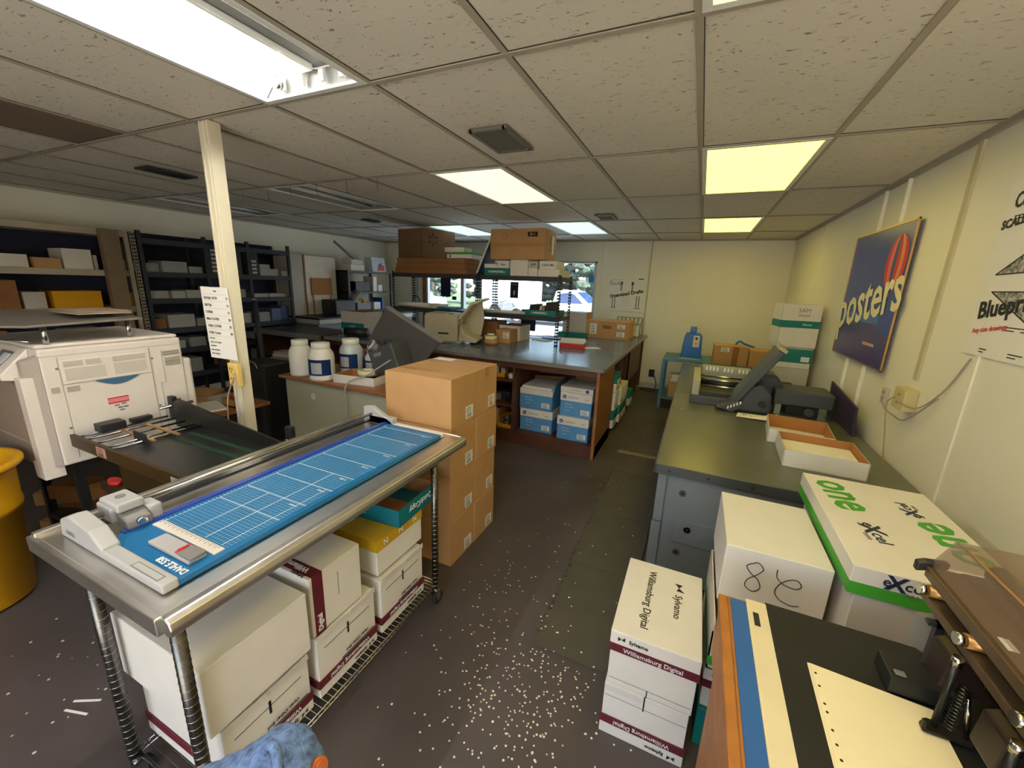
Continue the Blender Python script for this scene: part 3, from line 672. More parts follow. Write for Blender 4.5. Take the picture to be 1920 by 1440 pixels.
for x in (-.6, -.08):
    for y in (PY0+.12, PY1-.12): mb.box(x-.02, x+.02, y-.02, y+.02, 0, .6, black_metal)
mb.box(-.62, -.04, PY0+.1, PY1-.1, .14, .17, black_metal); mb.build('stand', t)
# feeder tray above the printer on clear posts
mb = MB(); mb.prism([(-.75, .72, 1.40), (-.15, .66, 1.375), (.02, .8, 1.375), (.02, 1.26, 1.39), (-.5, 1.3, 1.41)], mat('tray_grey', srgb(120, 112, 104), .4), (0, 0, .012)); fd = mb.build('feed_tray', t, bevel=.002)
for p in ((-.03, .87), (-.06, 1.22)): MB().cyl((p[0], p[1], PZ1), (p[0], p[1], 1.38), .012, chrome).build('support_post', t)
MB().cyl((-.5, .72, 1.30), (-.05, .82, 1.30), .005, chrome).build('rod', t)
pb = thing('newspaper_stack', 'loose stack of brownish papers lying on the grey tray above the white printer', 'papers', (PX-.2, 1.12, 1.424))
pc = mat('old_paper', srgb(176, 152, 128), .8, var=.06)
for k in range(5): MB().box(-.15, .15, -.11, .12, .003*k, .003*k+.002, [pc, paper][k == 0]).build('sheet', pb).rotation_euler = (0, 0, random.uniform(-.12, .12))
# conveyor
t = thing('conveyor_stacker', 'black belt conveyor with brown side frame in front of the white printer', 'conveyor', (0, 0, 0))
CX0, CX1, CY0, CY1, CZ_ = -2.93, -1.84, .87, 1.3, .80
MB().box(CX0+.35, CX1, CY0+.02, CY1-.02, CZ_-.03, CZ_-.01, conv_black).build('belt_bed', t)
MB().box(CX0, CX1, CY0-.012, CY0+.008, CZ_-.055, CZ_+.012, conv_brown).build('side_frame', t, bevel=.003)
mb = MB(); mb.prism([(CX0+.12, CY1-.02, CZ_-.05), (CX1+.02, CY1-.02, CZ_-.05), (CX1+.02, CY1-.02, CZ_+.03), (CX0+.18, CY1-.02, CZ_+.13), (CX0+.12, CY1-.02, CZ_+.1)], black_metal, (0, .012, 0)); mb.build('guide_wall', t, bevel=.002)
for k, y in enumerate((1.12, 1.2)):
    MB().box(CX0+.42, CX1, y-.012, y+.012, CZ_-.012, CZ_-.007, green_belt).build('green_belt', t)
for x in (.04, .12, .22, .33, .38):
    MB().cyl((CX0+x, CY0, CZ_+.0), (CX0+x, CY1-.02, CZ_+.0), .006, chrome, n=10).build('roller_rod', t)
for y in (1.02, 1.13): MB().box(CX0+.14, CX0+.46, y-.008, y+.008, CZ_+.008, CZ_+.016, brass).build('brass_guide', t)
for bb_ in ((CX0+.02, CX0+.1, .95, 1.06, CZ_+.005, CZ_+.05), (CX0+.3, CX0+.42, 1.0, 1.01, CZ_-.03, CZ_+.045), (CX0+.02, CX0+.06, 1.1, 1.2, CZ_+.01, CZ_+.035)): MB().box(*bb_, black_plastic).build('feed_block', t, bevel=.004)
MB().cyl((CX0+.05, CY1-.06, CZ_+.06), (CX0+.05, CY1+.12, CZ_+.06), .01, chrome).build('cross_bar', t); mb = MB(); mb.cyl((CX1-.03, CY1-.1, CZ_+.02), (CX1-.03, CY1+.1, CZ_+.02), .01, chrome); mb.cyl((CX1-.03, CY1+.01, CZ_+.02), (CX1-.03, CY1+.02, CZ_+.02), .022, chrome); mb.build('cross_bar', t)
mb = MB(); mb.box(CX0+.02, CX0+.07, CY1, CY1+.03, CZ_-.02, CZ_+.12, black_plastic); mb.box(CX1-.055, CX1-.01, CY1+.03, CY1+.06, CZ_-.1, CZ_+.1, black_plastic); mb.build('clamp', t, bevel=.004)
label_patch(t, (CX0+.32, CY0-.012, CZ_-.02), X, Z, .09, .05, 'warning_label', mat('pale_pink', srgb(205, 150, 135), .5))
label_patch(t, (CX1-.12, CY0-.012, CZ_-.022), X, Z, .08, .04, 'socket_plate', grey_plastic)
mb = MB(); mb.box(CX0+.3, CX1-.05, CY0+.05, CY1-.06, .56, CZ_-.03, conv_brown); mb.box(CX0+.1, CX1-.05, CY0+.03, CY0+.08, .5, .55, conv_brown); mb.build('drive_housing', t)
mb = MB()
for x in (CX0+.14, CX1-.12):
    for y in (CY0+.06, CY1-.1): mb.box(x-.018, x+.018, y-.018, y+.018, 0, .56, black_metal)
mb.build('leg_frame', t)
o = MB().cyl((0, 0, 0), (0, 0, .02), .035, red_plastic, n=18).build('knob'); o.scale = (1.3, .7, 1)
o.parent = t; o.location = (CX0+.2, CY0+.055, .551); o['label'] = 'red stop knob'
# scrap wood under
for k, (x, y, z, l, rz) in enumerate(((-3.55, 1.0, .0, .34, .6), (-3.45, 1.05, .09, .3, .4), (-3.6, 1.02, .18, .34, .7), (-3.42, 1.0, .27, .26, .5))):
    o = MB().prism([(-l/2, -.07, 0), (l/2-.05, -.07, 0), (l/2, 0, 0), (l/2-.05, .07, 0), (-l/2, .07, 0)], mid_wood if k % 2 else kraft, (0, 0, .085)).build('cardboard_bundle'); o.location = (x, y, z); o.rotation_euler = (0, 0, rz)
    tag(o, 'tan cut cardboard bundle in the floor pile beside the yellow bin, %s' % ('lowest', 'second up', 'third up', 'topmost')[k], 'cardboard', 'cardboard pile beside the yellow bin')
o = MB().box(-2.85, -2.6, .95, 1.2, 0, .3, black_plastic).build('black_crate', None, bevel=.01); tag(o, 'black box on the floor under the conveyor beside the cardboard pile', 'box')

# ---------------------------------------------------------------- olive desk with jars
DZ = .78
t = thing('metal_desk', 'olive grey metal desk with brown laminate top behind the conveyor', 'desk', (0, 0, 0))
MB().box(-3.44, -1.72, 2.41, 3.06, DZ-.028, DZ, desk_brown).build('desk_top', t, bevel=.008)
MB().box(-3.4, -1.75, 2.45, 2.47, .06, DZ-.03, olive_metal).build('modesty_panel', t, bevel=.004)
MB().box(-3.4, -3.0, 2.471, 3.03, .06, DZ-.03, olive_metal).build('drawer_pedestal', t, bevel=.004)
MB().box(-2.1, -1.75, 2.471, 3.03, .06, DZ-.03, olive_metal).build('drawer_pedestal', t, bevel=.004)
MB().cyl((-3.05, 2.449, .62), (-3.05, 2.45, .62), .03, jar_clear, n=18).build('round_sticker', t)
mb = MB(); [mb.box(x-.02, x+.02, y-.02, y+.02, 0, .06, black_metal) for x in (-3.36, -1.8) for y in (2.5, 3.0)]; mb.build('feet', t)
def jar(name, label, x, y, r, h, m, lab=True, lidm=None, rz=0):
    t = thing(name, label, 'jar', (x, y, DZ), rz, 'wide mouth jars on the olive desk'); r *= 1.07; h *= 1.05
    MB().lathe([(0, 0), (r*.9, 0), (r, .012), (r, .03), (r*.97, .04), (r, .05), (r, h*.62), (r*.94, h*.72), (r*.72, h*.83), (r*.66, h*.86), (0, h*.86)], m, 32).build('jar_body', t)
    MB().lathe([(0, h*.85), (r*.7, h*.85), (r*.72, h*.87), (r*.72, h*.99), (r*.68, h), (0, h)], lidm or jar_white, 32).build('lid', t)
    if lab:
        mb = MB(); a0, a1, rr = -2.6, -.35, r+.001; K = 18
        for k in range(K):
            p, q = a0+(a1-a0)*k/K, a0+(a1-a0)*(k+1)/K
            mb.prism([(rr*math.cos(p), rr*math.sin(p), .1*h+.02), (rr*math.cos(q), rr*math.sin(q), .1*h+.02), (rr*math.cos(q), rr*math.sin(q), h*.58), (rr*math.cos(p), rr*math.sin(p), h*.58)], jar_blue, (0, 0, 0.0001))
            if 5 <= k < 12:
                r2 = rr+.0012; mb.prism([(r2*math.cos(p), r2*math.sin(p), .1*h+.035), (r2*math.cos(q), r2*math.sin(q), .1*h+.035), (r2*math.cos(q), r2*math.sin(q), h*.5), (r2*math.cos(p), r2*math.sin(p), h*.5)], white_ink, (0, 0, .0001))
        mb.build('label', t)
    return t
jar('glue_jar', 'half-empty translucent white jar, leftmost on the olive desk', -3.27, 2.53, .092, .31, jar_white, False)
jar('glue_jar', 'full white jar with blue label standing foremost on the olive desk', -2.97, 2.50, .1, .315, jar_white, rz=.35)
jar('glue_jar', 'white jar with blue label behind the foremost jar', -2.99, 2.86, .1, .31, jar_clear, rz=.1)
jar('small_tub', 'short blue labelled tub with dull lid, rightmost of the jars', -2.78, 2.93, .075, .22, jar_clear, lidm=vent_grey, rz=.1)
t = open_tray('shallow_box', 'shallow white cardboard tray on the olive desk holding a tape roll', 'box', (-2.62, 2.62, DZ), .42, .25, .075, rz=.12, inside=kraft_in)
t = thing('tape_roll', 'cream masking tape roll lying on a dark roll in the white tray', 'tape', (-2.6, 2.66, DZ+.006))
MB().lathe([(.045, 0), (.075, 0), (.075, .05), (.045, .05), (.045, 0)], black_plastic, 32).build('dark_roll', t)
MB().lathe([(.045, .051), (.084, .051), (.084, .094), (.045, .094), (.045, .051)], tape_cream, 32).build('cream_roll', t)
t = thing('grey_box', 'small grey device on the olive desk against the tan cartons', 'device', (-2.23, 2.68, DZ)); MB().box(-.1, .12, -.06, .06, 0, .05, beige_plastic).build('base', t, bevel=.004); MB().box(-.1, .12, -.06, .06, .05, .075, grey_plastic_dark).build('top', t, bevel=.004)
# tilted black panel with camera
t = thing('copy_camera', 'tilted dark flat panel with a black box and round lens mounted on its back', 'monitor', (-2.35, 2.9, DZ))
q = [(-.23, 0, .64), (.34, .02, .37), (.16, -.02, .14), (-.42, -.04, .33)]
mb = MB(); mb.prism(q, mat('panel_charcoal', srgb(72, 68, 66), .5, var=.05), (.0, .035, .012)); mb.build('panel', t, bevel=.006)
mb = MB(); mb.prism([(-.23, -.002, .645), (.345, .018, .373), (.348, .02, .362), (-.23, 0, .632)], grey_plastic_dark, (0, .05, .01)); mb.build('panel_edge', t)
mtx = Matrix.Translation((-.07, -.12, .24)) @ Matrix.Rotation(-.35, 4, 'Y')
mb = MB(); mb.box(-.15, .13, -.12, .11, -.13, .09, machine_grey, mtx); bb = mb.build('camera_box', t, bevel=.008)
mb = MB(); p = mtx @ Vector((-.06, -.1, .09)); qd = (mtx.to_3x3() @ Vector((-.2, -.6, .7))).normalized(); mb.cyl(p-qd*.02, p+qd*.05, .035, grey_plastic_dark, n=24); mb.cyl(p+qd*.04, p+qd*.062, .045, grey_plastic, n=24); mb.cyl(p+qd*.0625, p+qd*.064, .028, black_plastic, n=24); mb.build('lens', bb)
mb = MB(); patch(mb, mtx @ Vector((-.05, -.1215, .03)), (mtx.to_3x3() @ X), (mtx.to_3x3() @ Z), .09, .03, grey_plastic_dark); mb.build('name_plate', bb)
mb = MB(); mb.tube(spline([mtx @ Vector(v) for v in ((0, -.05, .1), (.05, -.08, .13), (.12, -.08, .1), (.16, -.05, .0), (.15, -.05, -.08))]), .004, black_plastic); mb.build('cable', bb)
mb = MB(); mb.cyl((0, 0, 0), (0, 0, .15), .04, black_metal); mb.cyl((0, 0, 0), (0, 0, .015), .12, black_metal); mb.build('stand_post', t)
c = thing('power_cord', 'grey power cord hanging over the front of the olive desk', 'cord'); MB().tube(spline([(-2.6, 2.38, .2), (-2.58, 2.38, .6), (-2.57, 2.39, .81), (-2.45, 2.5, .88), (-2.4, 2.56, .93), (-2.33, 2.66, 1.0)]), .007, cable_grey).build('cable', c)

# ---------------------------------------------------------------- island counter
CT = .93
t = thing('island_counter', 'blue laminate topped wooden island counter with open bays', 'counter', (0, 0, 0))
mb = MB(); mb.prism([(-4.3, 3.7, CT-.035), (-.73, 3.7, CT-.035), (-.73, 6.98, CT-.035), (-1.95, 6.98, CT-.035), (-1.95, 5.65, CT-.035), (-4.3, 5.65, CT-.035)], counter_blue, (0, 0, .035)); mb.build('counter_top', t, bevel=.002)
mb = MB(); mb.box(-4.31, -.72, 3.688, 3.7, CT-.038, CT-.002, counter_edge); mb.box(-.73, -.718, 3.688, 6.98, CT-.038, CT-.002, counter_edge); mb.build('edge_banding', t, bevel=.001)
bx = [-4.27, -3.45, -2.5, -1.655, -.79]
mb = MB()
mb.box(-4.27, -.76, 3.74, 4.45, 0, .13, dark_wood); mb.box(-4.27, -.76, 3.72, 3.745, CT-.1, CT-.038, dark_wood)
mb.box(-4.27, -.76, 4.43, 4.45, .13, CT-.04, dark_wood)
for x in bx[1:-1]: mb.box(x-.012, x+.012, 3.73, 4.43, .13, CT-.04, dark_wood)
mb.box(-2.49, -1.67, 3.76, 4.43, .66, .68, dark_wood); mb.box(-2.49, -1.67, 3.76, 4.43, .39, .41, dark_wood)
mb.build('cabinet_carcass', t)
MB().box(-.79, -.76, 3.71, 4.45, 0, CT-.038, mid_wood).build('end_panel', t, bevel=.002)
MB().box(-4.27, -.8, 3.742, 3.76, 0, .1, mid_wood).build('kick_board', t)
mb = MB()
for y in (4.45, 4.95, 5.5, 6.1, 6.6, 6.92): mb.box(-1.35, -.76, y, y+.02, .08, CT-.038, dark_wood)
mb.box(-1.35, -1.33, 4.45, 6.92, 0, CT-.038, dark_wood); mb.box(-1.35, -.8, 4.45, 6.92, 0, .09, dark_wood); mb.box(-.775, -.76, 5.5, 6.62, .42, CT-.038, dark_wood)
mb.build('side_bays', t)
# blue paper cases in the bay
def blue_case(label, x0, x1, y0, z0, h, lidon=True, group='blue and white paper cases in the island bay'):
    t = thing('paper_case', label, 'box', ((x0+x1)/2, y0+.22, z0), 0, group); w = x1-x0
    MB().box(-w/2+.003, w/2-.003, -.215, .215, 0, h*.98 if lidon else h*.72, hp_blue).build('box_body', t, bevel=.003)
    if lidon: lid = MB().box(-w/2, w/2, -.22, .22, h*.64, h, white_card).build('lid', t, bevel=.003)
    else:
        lid = MB().box(-w/2+.002, w/2-.002, -.217, .217, h*.62, h*.86, white_card).build('inner_liner', t, bevel=.002)
        mb = MB(); mb.box(-w/2+.02, w/2-.02, -.2, .2, h*.86, h*.95, paper); mb.build('paper_stack', t)
        mb = MB(); mb.prism([(w/2-.003, -.215, h*.6), (w/2-.003, .215, h*.6), (w/2-.003, .215, h*1.15), (w/2-.003, -.13, h*1.05)], hp_blue, (.003, 0, 0)); mb.prism([(-w/2, .215, h*.6), (w/2, .215, h*.6), (w/2, .215, h*1.15), (-w/2, .215, h*1.05)], kraft_dark, (0, .003, 0)); mb.build('open_flap', t)
    if lidon:
        mb = MB(); mb.cyl((-w*.36, -.2215, h*.8), (-w*.36, -.2205, h*.8), .02, jar_blue, n=20); mb.build('round_logo', lid)
        text('lettering', 'hp', .022, white_ink, lid, (-w*.36, -.2215, h*.8), X, Z, .0003)
        text('lettering', 'Everyday paper', .018, grey_ink, lid, (-w*.08, -.2205, h*.8), X, Z, .0002); text('lettering', '20 lb', .018, grey_ink, lid, (w*.33, -.2205, h*.77), X, Z, .0002)
    text('lettering', 'Office paper', .016, white_ink, t, (-w*.22, -.2155, h*.5), X, Z, 0); text('lettering', 'Papel de oficina', .014, white_ink, t, (-w*.2, -.2155, h*.38), X, Z, 0); text('lettering', 'Recyclable', .012, white_ink, t, (-w*.25, -.2155, h*.24), X, Z, 0)
    label_patch(t, (w*.3, -.2155, h*.22), X, Z, .09, .055, 'barcode_label')
    return t
blue_case('closed blue and white paper case, lower left in the island bay', -1.62, -1.25, 3.86, .13, .245)
blue_case('open-topped blue paper case, upper left in the island bay', -1.63, -1.26, 3.85, .377, .26, False)
blue_case('closed blue and white paper case, lower right in the island bay', -1.18, -.85, 3.80, .13, .245)
t = blue_case('blue and white paper case with an extra lid, upper right in the island bay', -1.17, -.84, 3.83, .377, .25)
e = MB().box(-.167, .167, -.22, .22, .252, .305, white_card).build('spare_lid', t, bevel=.003); mb = MB(); mb.cyl((.11, -.2215, .279), (.11, -.2205, .279), .018, jar_blue, n=20); mb.build('round_logo', e); text('lettering', 'Everyday paper', .016, grey_ink, e, (0, -.2205, .279), X, Z)
o = plain_box('kraft_carton', 'dark tan flat carton behind the cases at the top right of the island bay', 'box', -1.12, -.86, 4.2, 4.4, .64, .72, kraft_dark, tape=False)
# bay with shelves: yellow bins and clutter
for k, x in enumerate((-2.30, -2.05, -1.9)):
    pass
def yellow_bin(label, x, y, z, w=.2, full=True):
    t = thing('parts_bin', label, 'bin', (x, y, z), 0, 'small yellow parts bins in the island bay')
    mb = MB(); mb.box(-w/2, w/2, -.12, .12, 0, .006, yellow_plastic); mb.box(-w/2, w/2, -.12, -.114, 0, .05, yellow_plastic); mb.box(-w/2, w/2, .114, .12, 0, .11, yellow_plastic)
    for s in (-1, 1): mb.prism([(s*w/2, -.12, 0), (s*w/2, .12, 0), (s*w/2, .12, .11), (s*w/2, -.05, .11), (s*w/2, -.12, .05)], yellow_plastic, (-s*.006, 0, 0))
    mb.build('bin_shell', t)
    mb = MB()
    for i in range(14): a = random.uniform(-w/2+.03, w/2-.03); b = random.uniform(-.08, .08); mb.box(a-.02, a+.02, b-.015, b+.015, .02, random.uniform(.06, .12), random.choice([black_plastic, grey_plastic_dark, white_plastic]))
    q = mb.build('contents', t); q['kind'] = 'stuff'
yellow_bin('small yellow parts bin, left one on the upper shelf of the island bay', -2.15, 3.95, .68)
yellow_bin('small yellow parts bin, right one on the upper shelf of the island bay', -1.9, 3.95, .68)
yellow_bin('small yellow parts bin with white scraps on the floor of the island bay', -1.77, 3.9, .13, .17)
o = plain_box('small_carton', 'small white box beside the right yellow bin in the island bay', 'box', -1.77, -1.69, 3.85, 3.93, .68, .73, white_card, tape=False)
t = open_tray('cardboard_box', 'open tan cardboard box of papers at the bottom of the island bay', 'box', (-2.05, 4.02, .13), .36, .34, .19, out=kraft, fill=.17)
for i in range(4):
    o = MB().box(-.12, .12, -.09, .09, 0, .002, paper).build('loose_sheet'); o.location = (-2.1+.05*i, 3.96+.02*i, .325+.004*i); o.rotation_euler = (.1-.04*i, .06*(i % 3), i*.7)
    tag(o, 'crumpled white sheet on the open box in the island bay', 'paper', 'loose sheets on the open box')
for i in range(7):
    o = MB().box(-.05, .05, -.06, .06, 0, .05+.02*(i % 3), [black_metal, grey_plastic_dark, black_plastic][i % 3]).build('machine_part', None, bevel=.006); o.location = (-2.35+i*.1, 3.92+.05*(i % 2), .41); o.rotation_euler = (0, 0, i)
    tag(o, 'dark machine part on the middle bay shelf, number %d from the left' % (i+1), 'machine part', 'machine parts in the island bay')
# paper cases in the aisle-side bays
k = 0
for y0, z0, n, lab in ((4.48, .09, 3, 'nearest'), (4.75, .09, 2, 'second'), (5.0, .09, 2, 'third'), (5.55, .09, 1, 'fourth')):
    for q in range(n):
        zz0 = z0+.215*q
        t = thing('paper_case', 'teal and white paper case, %s up in the %s aisle-side pile' % (('lowest', 'second', 'third')[q], lab), 'box', (-.93+(.0 if n > 2 else .02), y0+.12, zz0), 0, 'teal and white cases in the aisle bays')
        MB().box(-.2, .2, -.11, .11, 0, .13, white_card).build('box_body', t, bevel=.003); MB().box(-.203, .203, -.113, .113, .1, .21, teal if q != 1 else white_card).build('lid', t, bevel=.003)
        mb = MB(); mb.box(.2, .2045, -.1, .1, .11, .14, black_ink if q == 0 else white_ink); mb.box(.2, .2015, -.09, .06, .03, .05, grey_ink); mb.build('printed_stripe', t)
# ---------------------------------------------------------------- steel rack on the island
def slotted_post(mb, x, y, z0, z1, m, sx=1, sy=1, w=.036):
    # L-shaped slotted angle: two rails per leg with rungs between the slots
    for ax in (0, 1):
        for k in (0, 1):
            o = k*(w-.007)
            if ax == 0: mb.box(x+sx*o, x+sx*(o+.007), y, y+sy*.002, z0, z1, m)
            else: mb.box(x, x+sx*.002, y+sy*o, y+sy*(o+.007), z0, z1, m)
        z = z0
        while z < z1:
            if ax == 0: mb.box(x, x+sx*w, y, y+sy*.002, z, min(z+.02, z1), m)
            else: mb.box(x, x+sx*.002, y, y+sy*w, z, min(z+.02, z1), m)
            z += .038
def rack(name, label, x0, x1, y0, y1, z0, z1, shelves, m=dark_steel, th=.045, deck=None):
    t = thing(name, label, 'shelving', (0, 0, 0))
    for sx, x in ((1, x0), (-1, x1)):
        for sy, y in ((1, y0), (-1, y1)):
            mb = MB(); slotted_post(mb, x, y, z0, z1, m, sx, sy); mb.build('post', t)
    for z in shelves:
        mb = MB(); mb.box(x0+.004, x1-.004, y0+.004, y1-.004, z-.012, z, deck or m); mb.box(x0+.003, x1-.003, y0+.003, y0+.006, z-th, z, m); mb.box(x0+.003, x1-.003, y1-.006, y1-.003, z-th, z, m); mb.box(x0+.003, x0+.006, y0+.004, y1-.004, z-th, z, m); mb.box(x1-.006, x1-.003, y0+.004, y1-.004, z-th, z, m)
        mb.build('shelf', t)
    return t
RT, RM = 1.765, 1.285
rack('steel_rack', 'grey slotted steel rack on the island carrying the printed brown carton', -2.66, -1.55, 4.77, 5.25, CT, RT+.02, (RM, RT), th=.055)
rack('steel_rack', 'grey slotted steel rack on the island carrying the flat brown cartons', -4.1, -2.68, 4.77, 5.25, CT, RT+.02, (RM, RT), th=.055)
for k in range(3):
    plain_box('flat_carton', 'long flat brown carton on the left rack unit, %s of three' % ('bottom', 'middle', 'top')[k], 'box', -4.06+.02*k, -2.86-.02*k, 4.79, 5.2, RT+.068*k, RT+.066+.068*k, kraft_dark, 'flat brown cartons on the rack', tape=False, seam=False)
t = plain_box('moving_box', 'big dark brown cardboard box with a star burst mark on the rack', 'box', -3.752-.275, -3.752+.275, 5.139-.3, 5.139+.3, RT+.206, RT+.6, mat('kraft_brown', srgb(124, 92, 66), .8, var=.06), tape=False, rz=-.25)  # the board itself is dark brown
mb = MB()
for k in range(6):
    a = k*PI/3+PI/2
    for (cy, cz, r) in ((-.12, .25, .09), (.14, .21, .045)):
        d = Vector((0, math.cos(a), math.sin(a))); q = Vector((.2755, cy, cz)); n2 = Vector((0, -d.z, d.y))*r*.1
        mb.prism([q+d*r*.45-n2, q+d*r*.45+n2, q+d*r+n2, q+d*r-n2], black_ink, (.0008, 0, 0))
mb.build('printed_star', t)
t = plain_box('white_carton', 'thin white box on the left rack unit beside the leaning board, lower one', 'box', -3.18, -2.8, 4.8, 5.1, RT+.206, RT+.255, white_card, tape=False, seam=False); mb = MB(); mb.cyl((-.14, -.1515, .025), (-.14, -.1505, .025), .018, grey_ink, n=14); mb.build('round_mark', t)
plain_box('green_box', 'thin green-topped box in the middle of the small pile on the left rack unit', 'box', -3.1, -2.8, 4.82, 5.1, RT+.256, RT+.285, green, tape=False, seam=False)
plain_box('white_carton', 'thin white box tilted on top of the small pile on the left rack unit', 'box', -3.24, -2.96, 4.82, 5.1, RT+.286, RT+.345, white_card, tape=False, rz=.15, seam=False)
t = thing('leaning_board', 'white-edged dark framed board leaning between the two rack units', 'board', (-2.72, 4.8, RT+.004))
mb = MB(); mb.prism([(-.02, 0, 0), (.22, 0, .53), (.238, 0, .522), (.005, 0, 0)], jar_clear, (0, .35, 0)); mb.build('board', t)
mb = MB(); mb.prism([(.005, .01, 0), (.238, .01, .522), (.245, .01, .518), (.015, .01, 0)], sign_navy, (0, .33, 0)); mb.build('dark_face', t)
t = plain_box('printed_carton', 'brown printed cardboard carton resting on the white boxes of the right rack unit', 'box', -2.52, -1.78, 4.79, 5.2, RT+.195, RT+.56, kraft, tape=False, bevel=.008)
mb = MB(); mb.box(-.37, .37, -.2065, -.2055, .15, .2, tape_kraft); mb.build('packing_tape', t)
mb = MB(); mb.box(.14, .27, -.2065, -.2058, .27, .325, black_ink); mb.build('stamp', t); text('lettering', 'JB-1', .045, kraft, t, (.205, -.2062, .297), X, Z, .001)
mb = MB(); mb.lathe([(.03, 0), (.036, 0), (.036, .001), (.03, .001), (.03, 0)], grey_ink, 24); o = mb.build('round_stamp', t); o.location = (-.17, -.2055, .28); o.rotation_euler = (PI/2, 0, 0)
text('lettering', 'for Jason', .05, black_ink, t, (.3705, -.02, .2), Z, -Y, .001); mb = MB(); mb.box(.3702, .3712, .05, .1, .08, .3, white_ink); mb.build('white_print', t)
def small(name, lab, x0, x1, z0, z1, m, y0=4.79, y1=5.1, cat='box', grp=None, txt=None, tm=None, ts=.03, rz=0):
    t = plain_box(name, lab, cat, x0, x1, y0, y1, z0, z1, m, grp, tape=False, seam=False, bevel=.002, rz=rz)
    if txt: text('lettering', txt, ts, tm or black_ink, t, (0, -(y1-y0)/2, (z1-z0)/2), X, Z, .0006)
    return t
small('teal_tray', 'teal box with white printing at the left of the right rack unit top', -2.6, -2.24, RT, RT+.09, teal, txt='HAMMERMILL', tm=white_ink, ts=.04)
small('white_carton', 'low white box on the teal box of the rack, left one', -2.6, -2.42, RT+.091, RT+.14, white_card)
small('white_carton', 'white labelled box on the teal box of the rack, right one', -2.41, -2.25, RT+.091, RT+.18, white_card, txt='Paper', ts=.03)
small('white_carton', 'tall white box under the middle of the printed carton', -2.23, -1.99, RT, RT+.193, white_card)
small('white_carton', 'small white box low between the tall one and the marked one', -1.985, -1.86, RT, RT+.1, white_card)
small('white_carton', 'small dark-printed white box under the printed carton', -1.985, -1.86, RT+.101, RT+.18, grey_card, txt='A4', ts=.05)
small('white_carton', 'low wide cream box at the right end of the rack top', -1.855, -1.58, RT, RT+.085, white_card, y1=5.2)
small('white_carton', 'white box with handwritten marks at the right end of the rack top', -1.84, -1.62, RT+.086, RT+.185, white_card, txt='CASIO Min', ts=.035)
# middle shelf of the rack
t = thing('paper_roll', 'rolled white paper lying on the middle rack shelf at the far left', 'paper roll', (0, 0, 0)); MB().cyl((-4.05, 4.85, RM+.036), (-3.5, 4.85, RM+.036), .035, paper).build('roll', t); MB().cyl((-4.052, 4.85, RM+.036), (-4.05, 4.85, RM+.036), .02, black_plastic).build('hole', t)
small('white_carton', 'long white box on the middle rack shelf beside the paper roll', -3.62, -3.36, RM, RM+.06, white_card, y0=4.9, y1=5.1)
small('dark_tray', 'small dark green tray on the middle shelf of the left rack unit', -3.34, -3.12, RM, RM+.03, teal)
t = thing('paper_roll', 'long thin white roll on the middle shelf of the right rack unit', 'paper roll', (0, 0, 0)); MB().cyl((-2.62, 4.83, RM+.021), (-2.05, 4.9, RM+.021), .02, paper).build('roll', t)
t = thing('plastic_bag', 'crumpled clear plastic bag on the middle shelf of the right rack unit', 'bag', (-2.4, 5.02, RM))
bm = bmesh.new(); bmesh.ops.create_icosphere(bm, subdivisions=3, radius=.1)
for v in bm.verts: v.co += v.co*random.uniform(-.2, .25); v.co.z = max(0.001, v.co.z*.9+.06); v.co.x *= 1.6
me = bpy.data.meshes.new('bag'); bm.to_mesh(me); bm.free(); me.materials.append(mat('clear_plastic', srgb(190, 205, 215), .2, var=.05, alpha=.5)); o = bpy.data.objects.new('bag_film', me); COL.objects.link(o); o.parent = t
t = open_tray('teal_tray', 'teal printed tray of black parts on the middle shelf at the rack corner', 'box', (-1.79, 4.94, RM), .42, .3, .075, out=teal, inside=kraft_dark); text('lettering', 'HAMMERMILL', .035, white_ink, t, (-.02, -.151, .04), X, Z, .0006)
for x, w, h, m in ((-1.92, .12, .15, black_plastic), (-1.83, .03, .13, white_card), (-1.79, .03, .125, kraft), (-1.7, .13, .19, black_plastic)):
    o = MB().prism([(-w/2, -.1, 0), (w/2, -.1, 0), (w/2, -.06, h*.95), (-w/2, -.06, h*.85)], m, (0, .15, 0)).build('toner_part', None, bevel=.004); o.location = (x, 4.95, RM+.006)
    tag(o, {black_plastic: 'black toner part standing in the teal tray on the rack', white_card: 'thin white carton standing in the teal tray', kraft: 'thin tan carton standing in the teal tray'}[m]+(', left one' if x == -1.92 else ', right one' if x == -1.7 else ''), 'part')
# ---------------------------------------------------------------- things on the island top
t = thing('laser_printer', 'beige desktop printer with its output tray flipped up on the island', 'printer', (-2.86, 4.3, CT), .28)
mb = MB(); mb.prism([(-.22, -.2, .02), (.2, -.2, .02), (.2, -.2, .33), (.17, -.2, .355), (-.19, -.2, .36), (-.22, -.2, .33)], beige_plastic, (0, .4, 0)); mb.build('printer_body', t, bevel=.02, seg=3)
mb = MB(); mb.box(-.18, .02, -.15, .1, .357, .363, vent_grey); mb.box(.08, .14, -.18, -.13, .356, .364, grey_plastic_dark); mb.build('top_recess', t)
mb = MB(); mb.box(-.04, .09, -.2035, -.199, .115, .135, black_plastic); mb.build('slot', t)
mb = MB(); mb.prism([(.2, -.2, .3), (.36, -.2, .5), (.52, -.2, .56), (.53, -.2, .535), (.37, -.2, .47), (.235, -.2, .3)], beige_plastic, (0, .3, 0)); mb.build('open_cover', t, bevel=.008)
mb = MB(); mb.prism([(.2, -.18, .03), (.42, -.18, .02), (.46, -.18, .06), (.3, -.18, .12), (.22, -.18, .24)], beige_plastic, (0, .3, 0)); mb.build('lower_cover', t, bevel=.015)
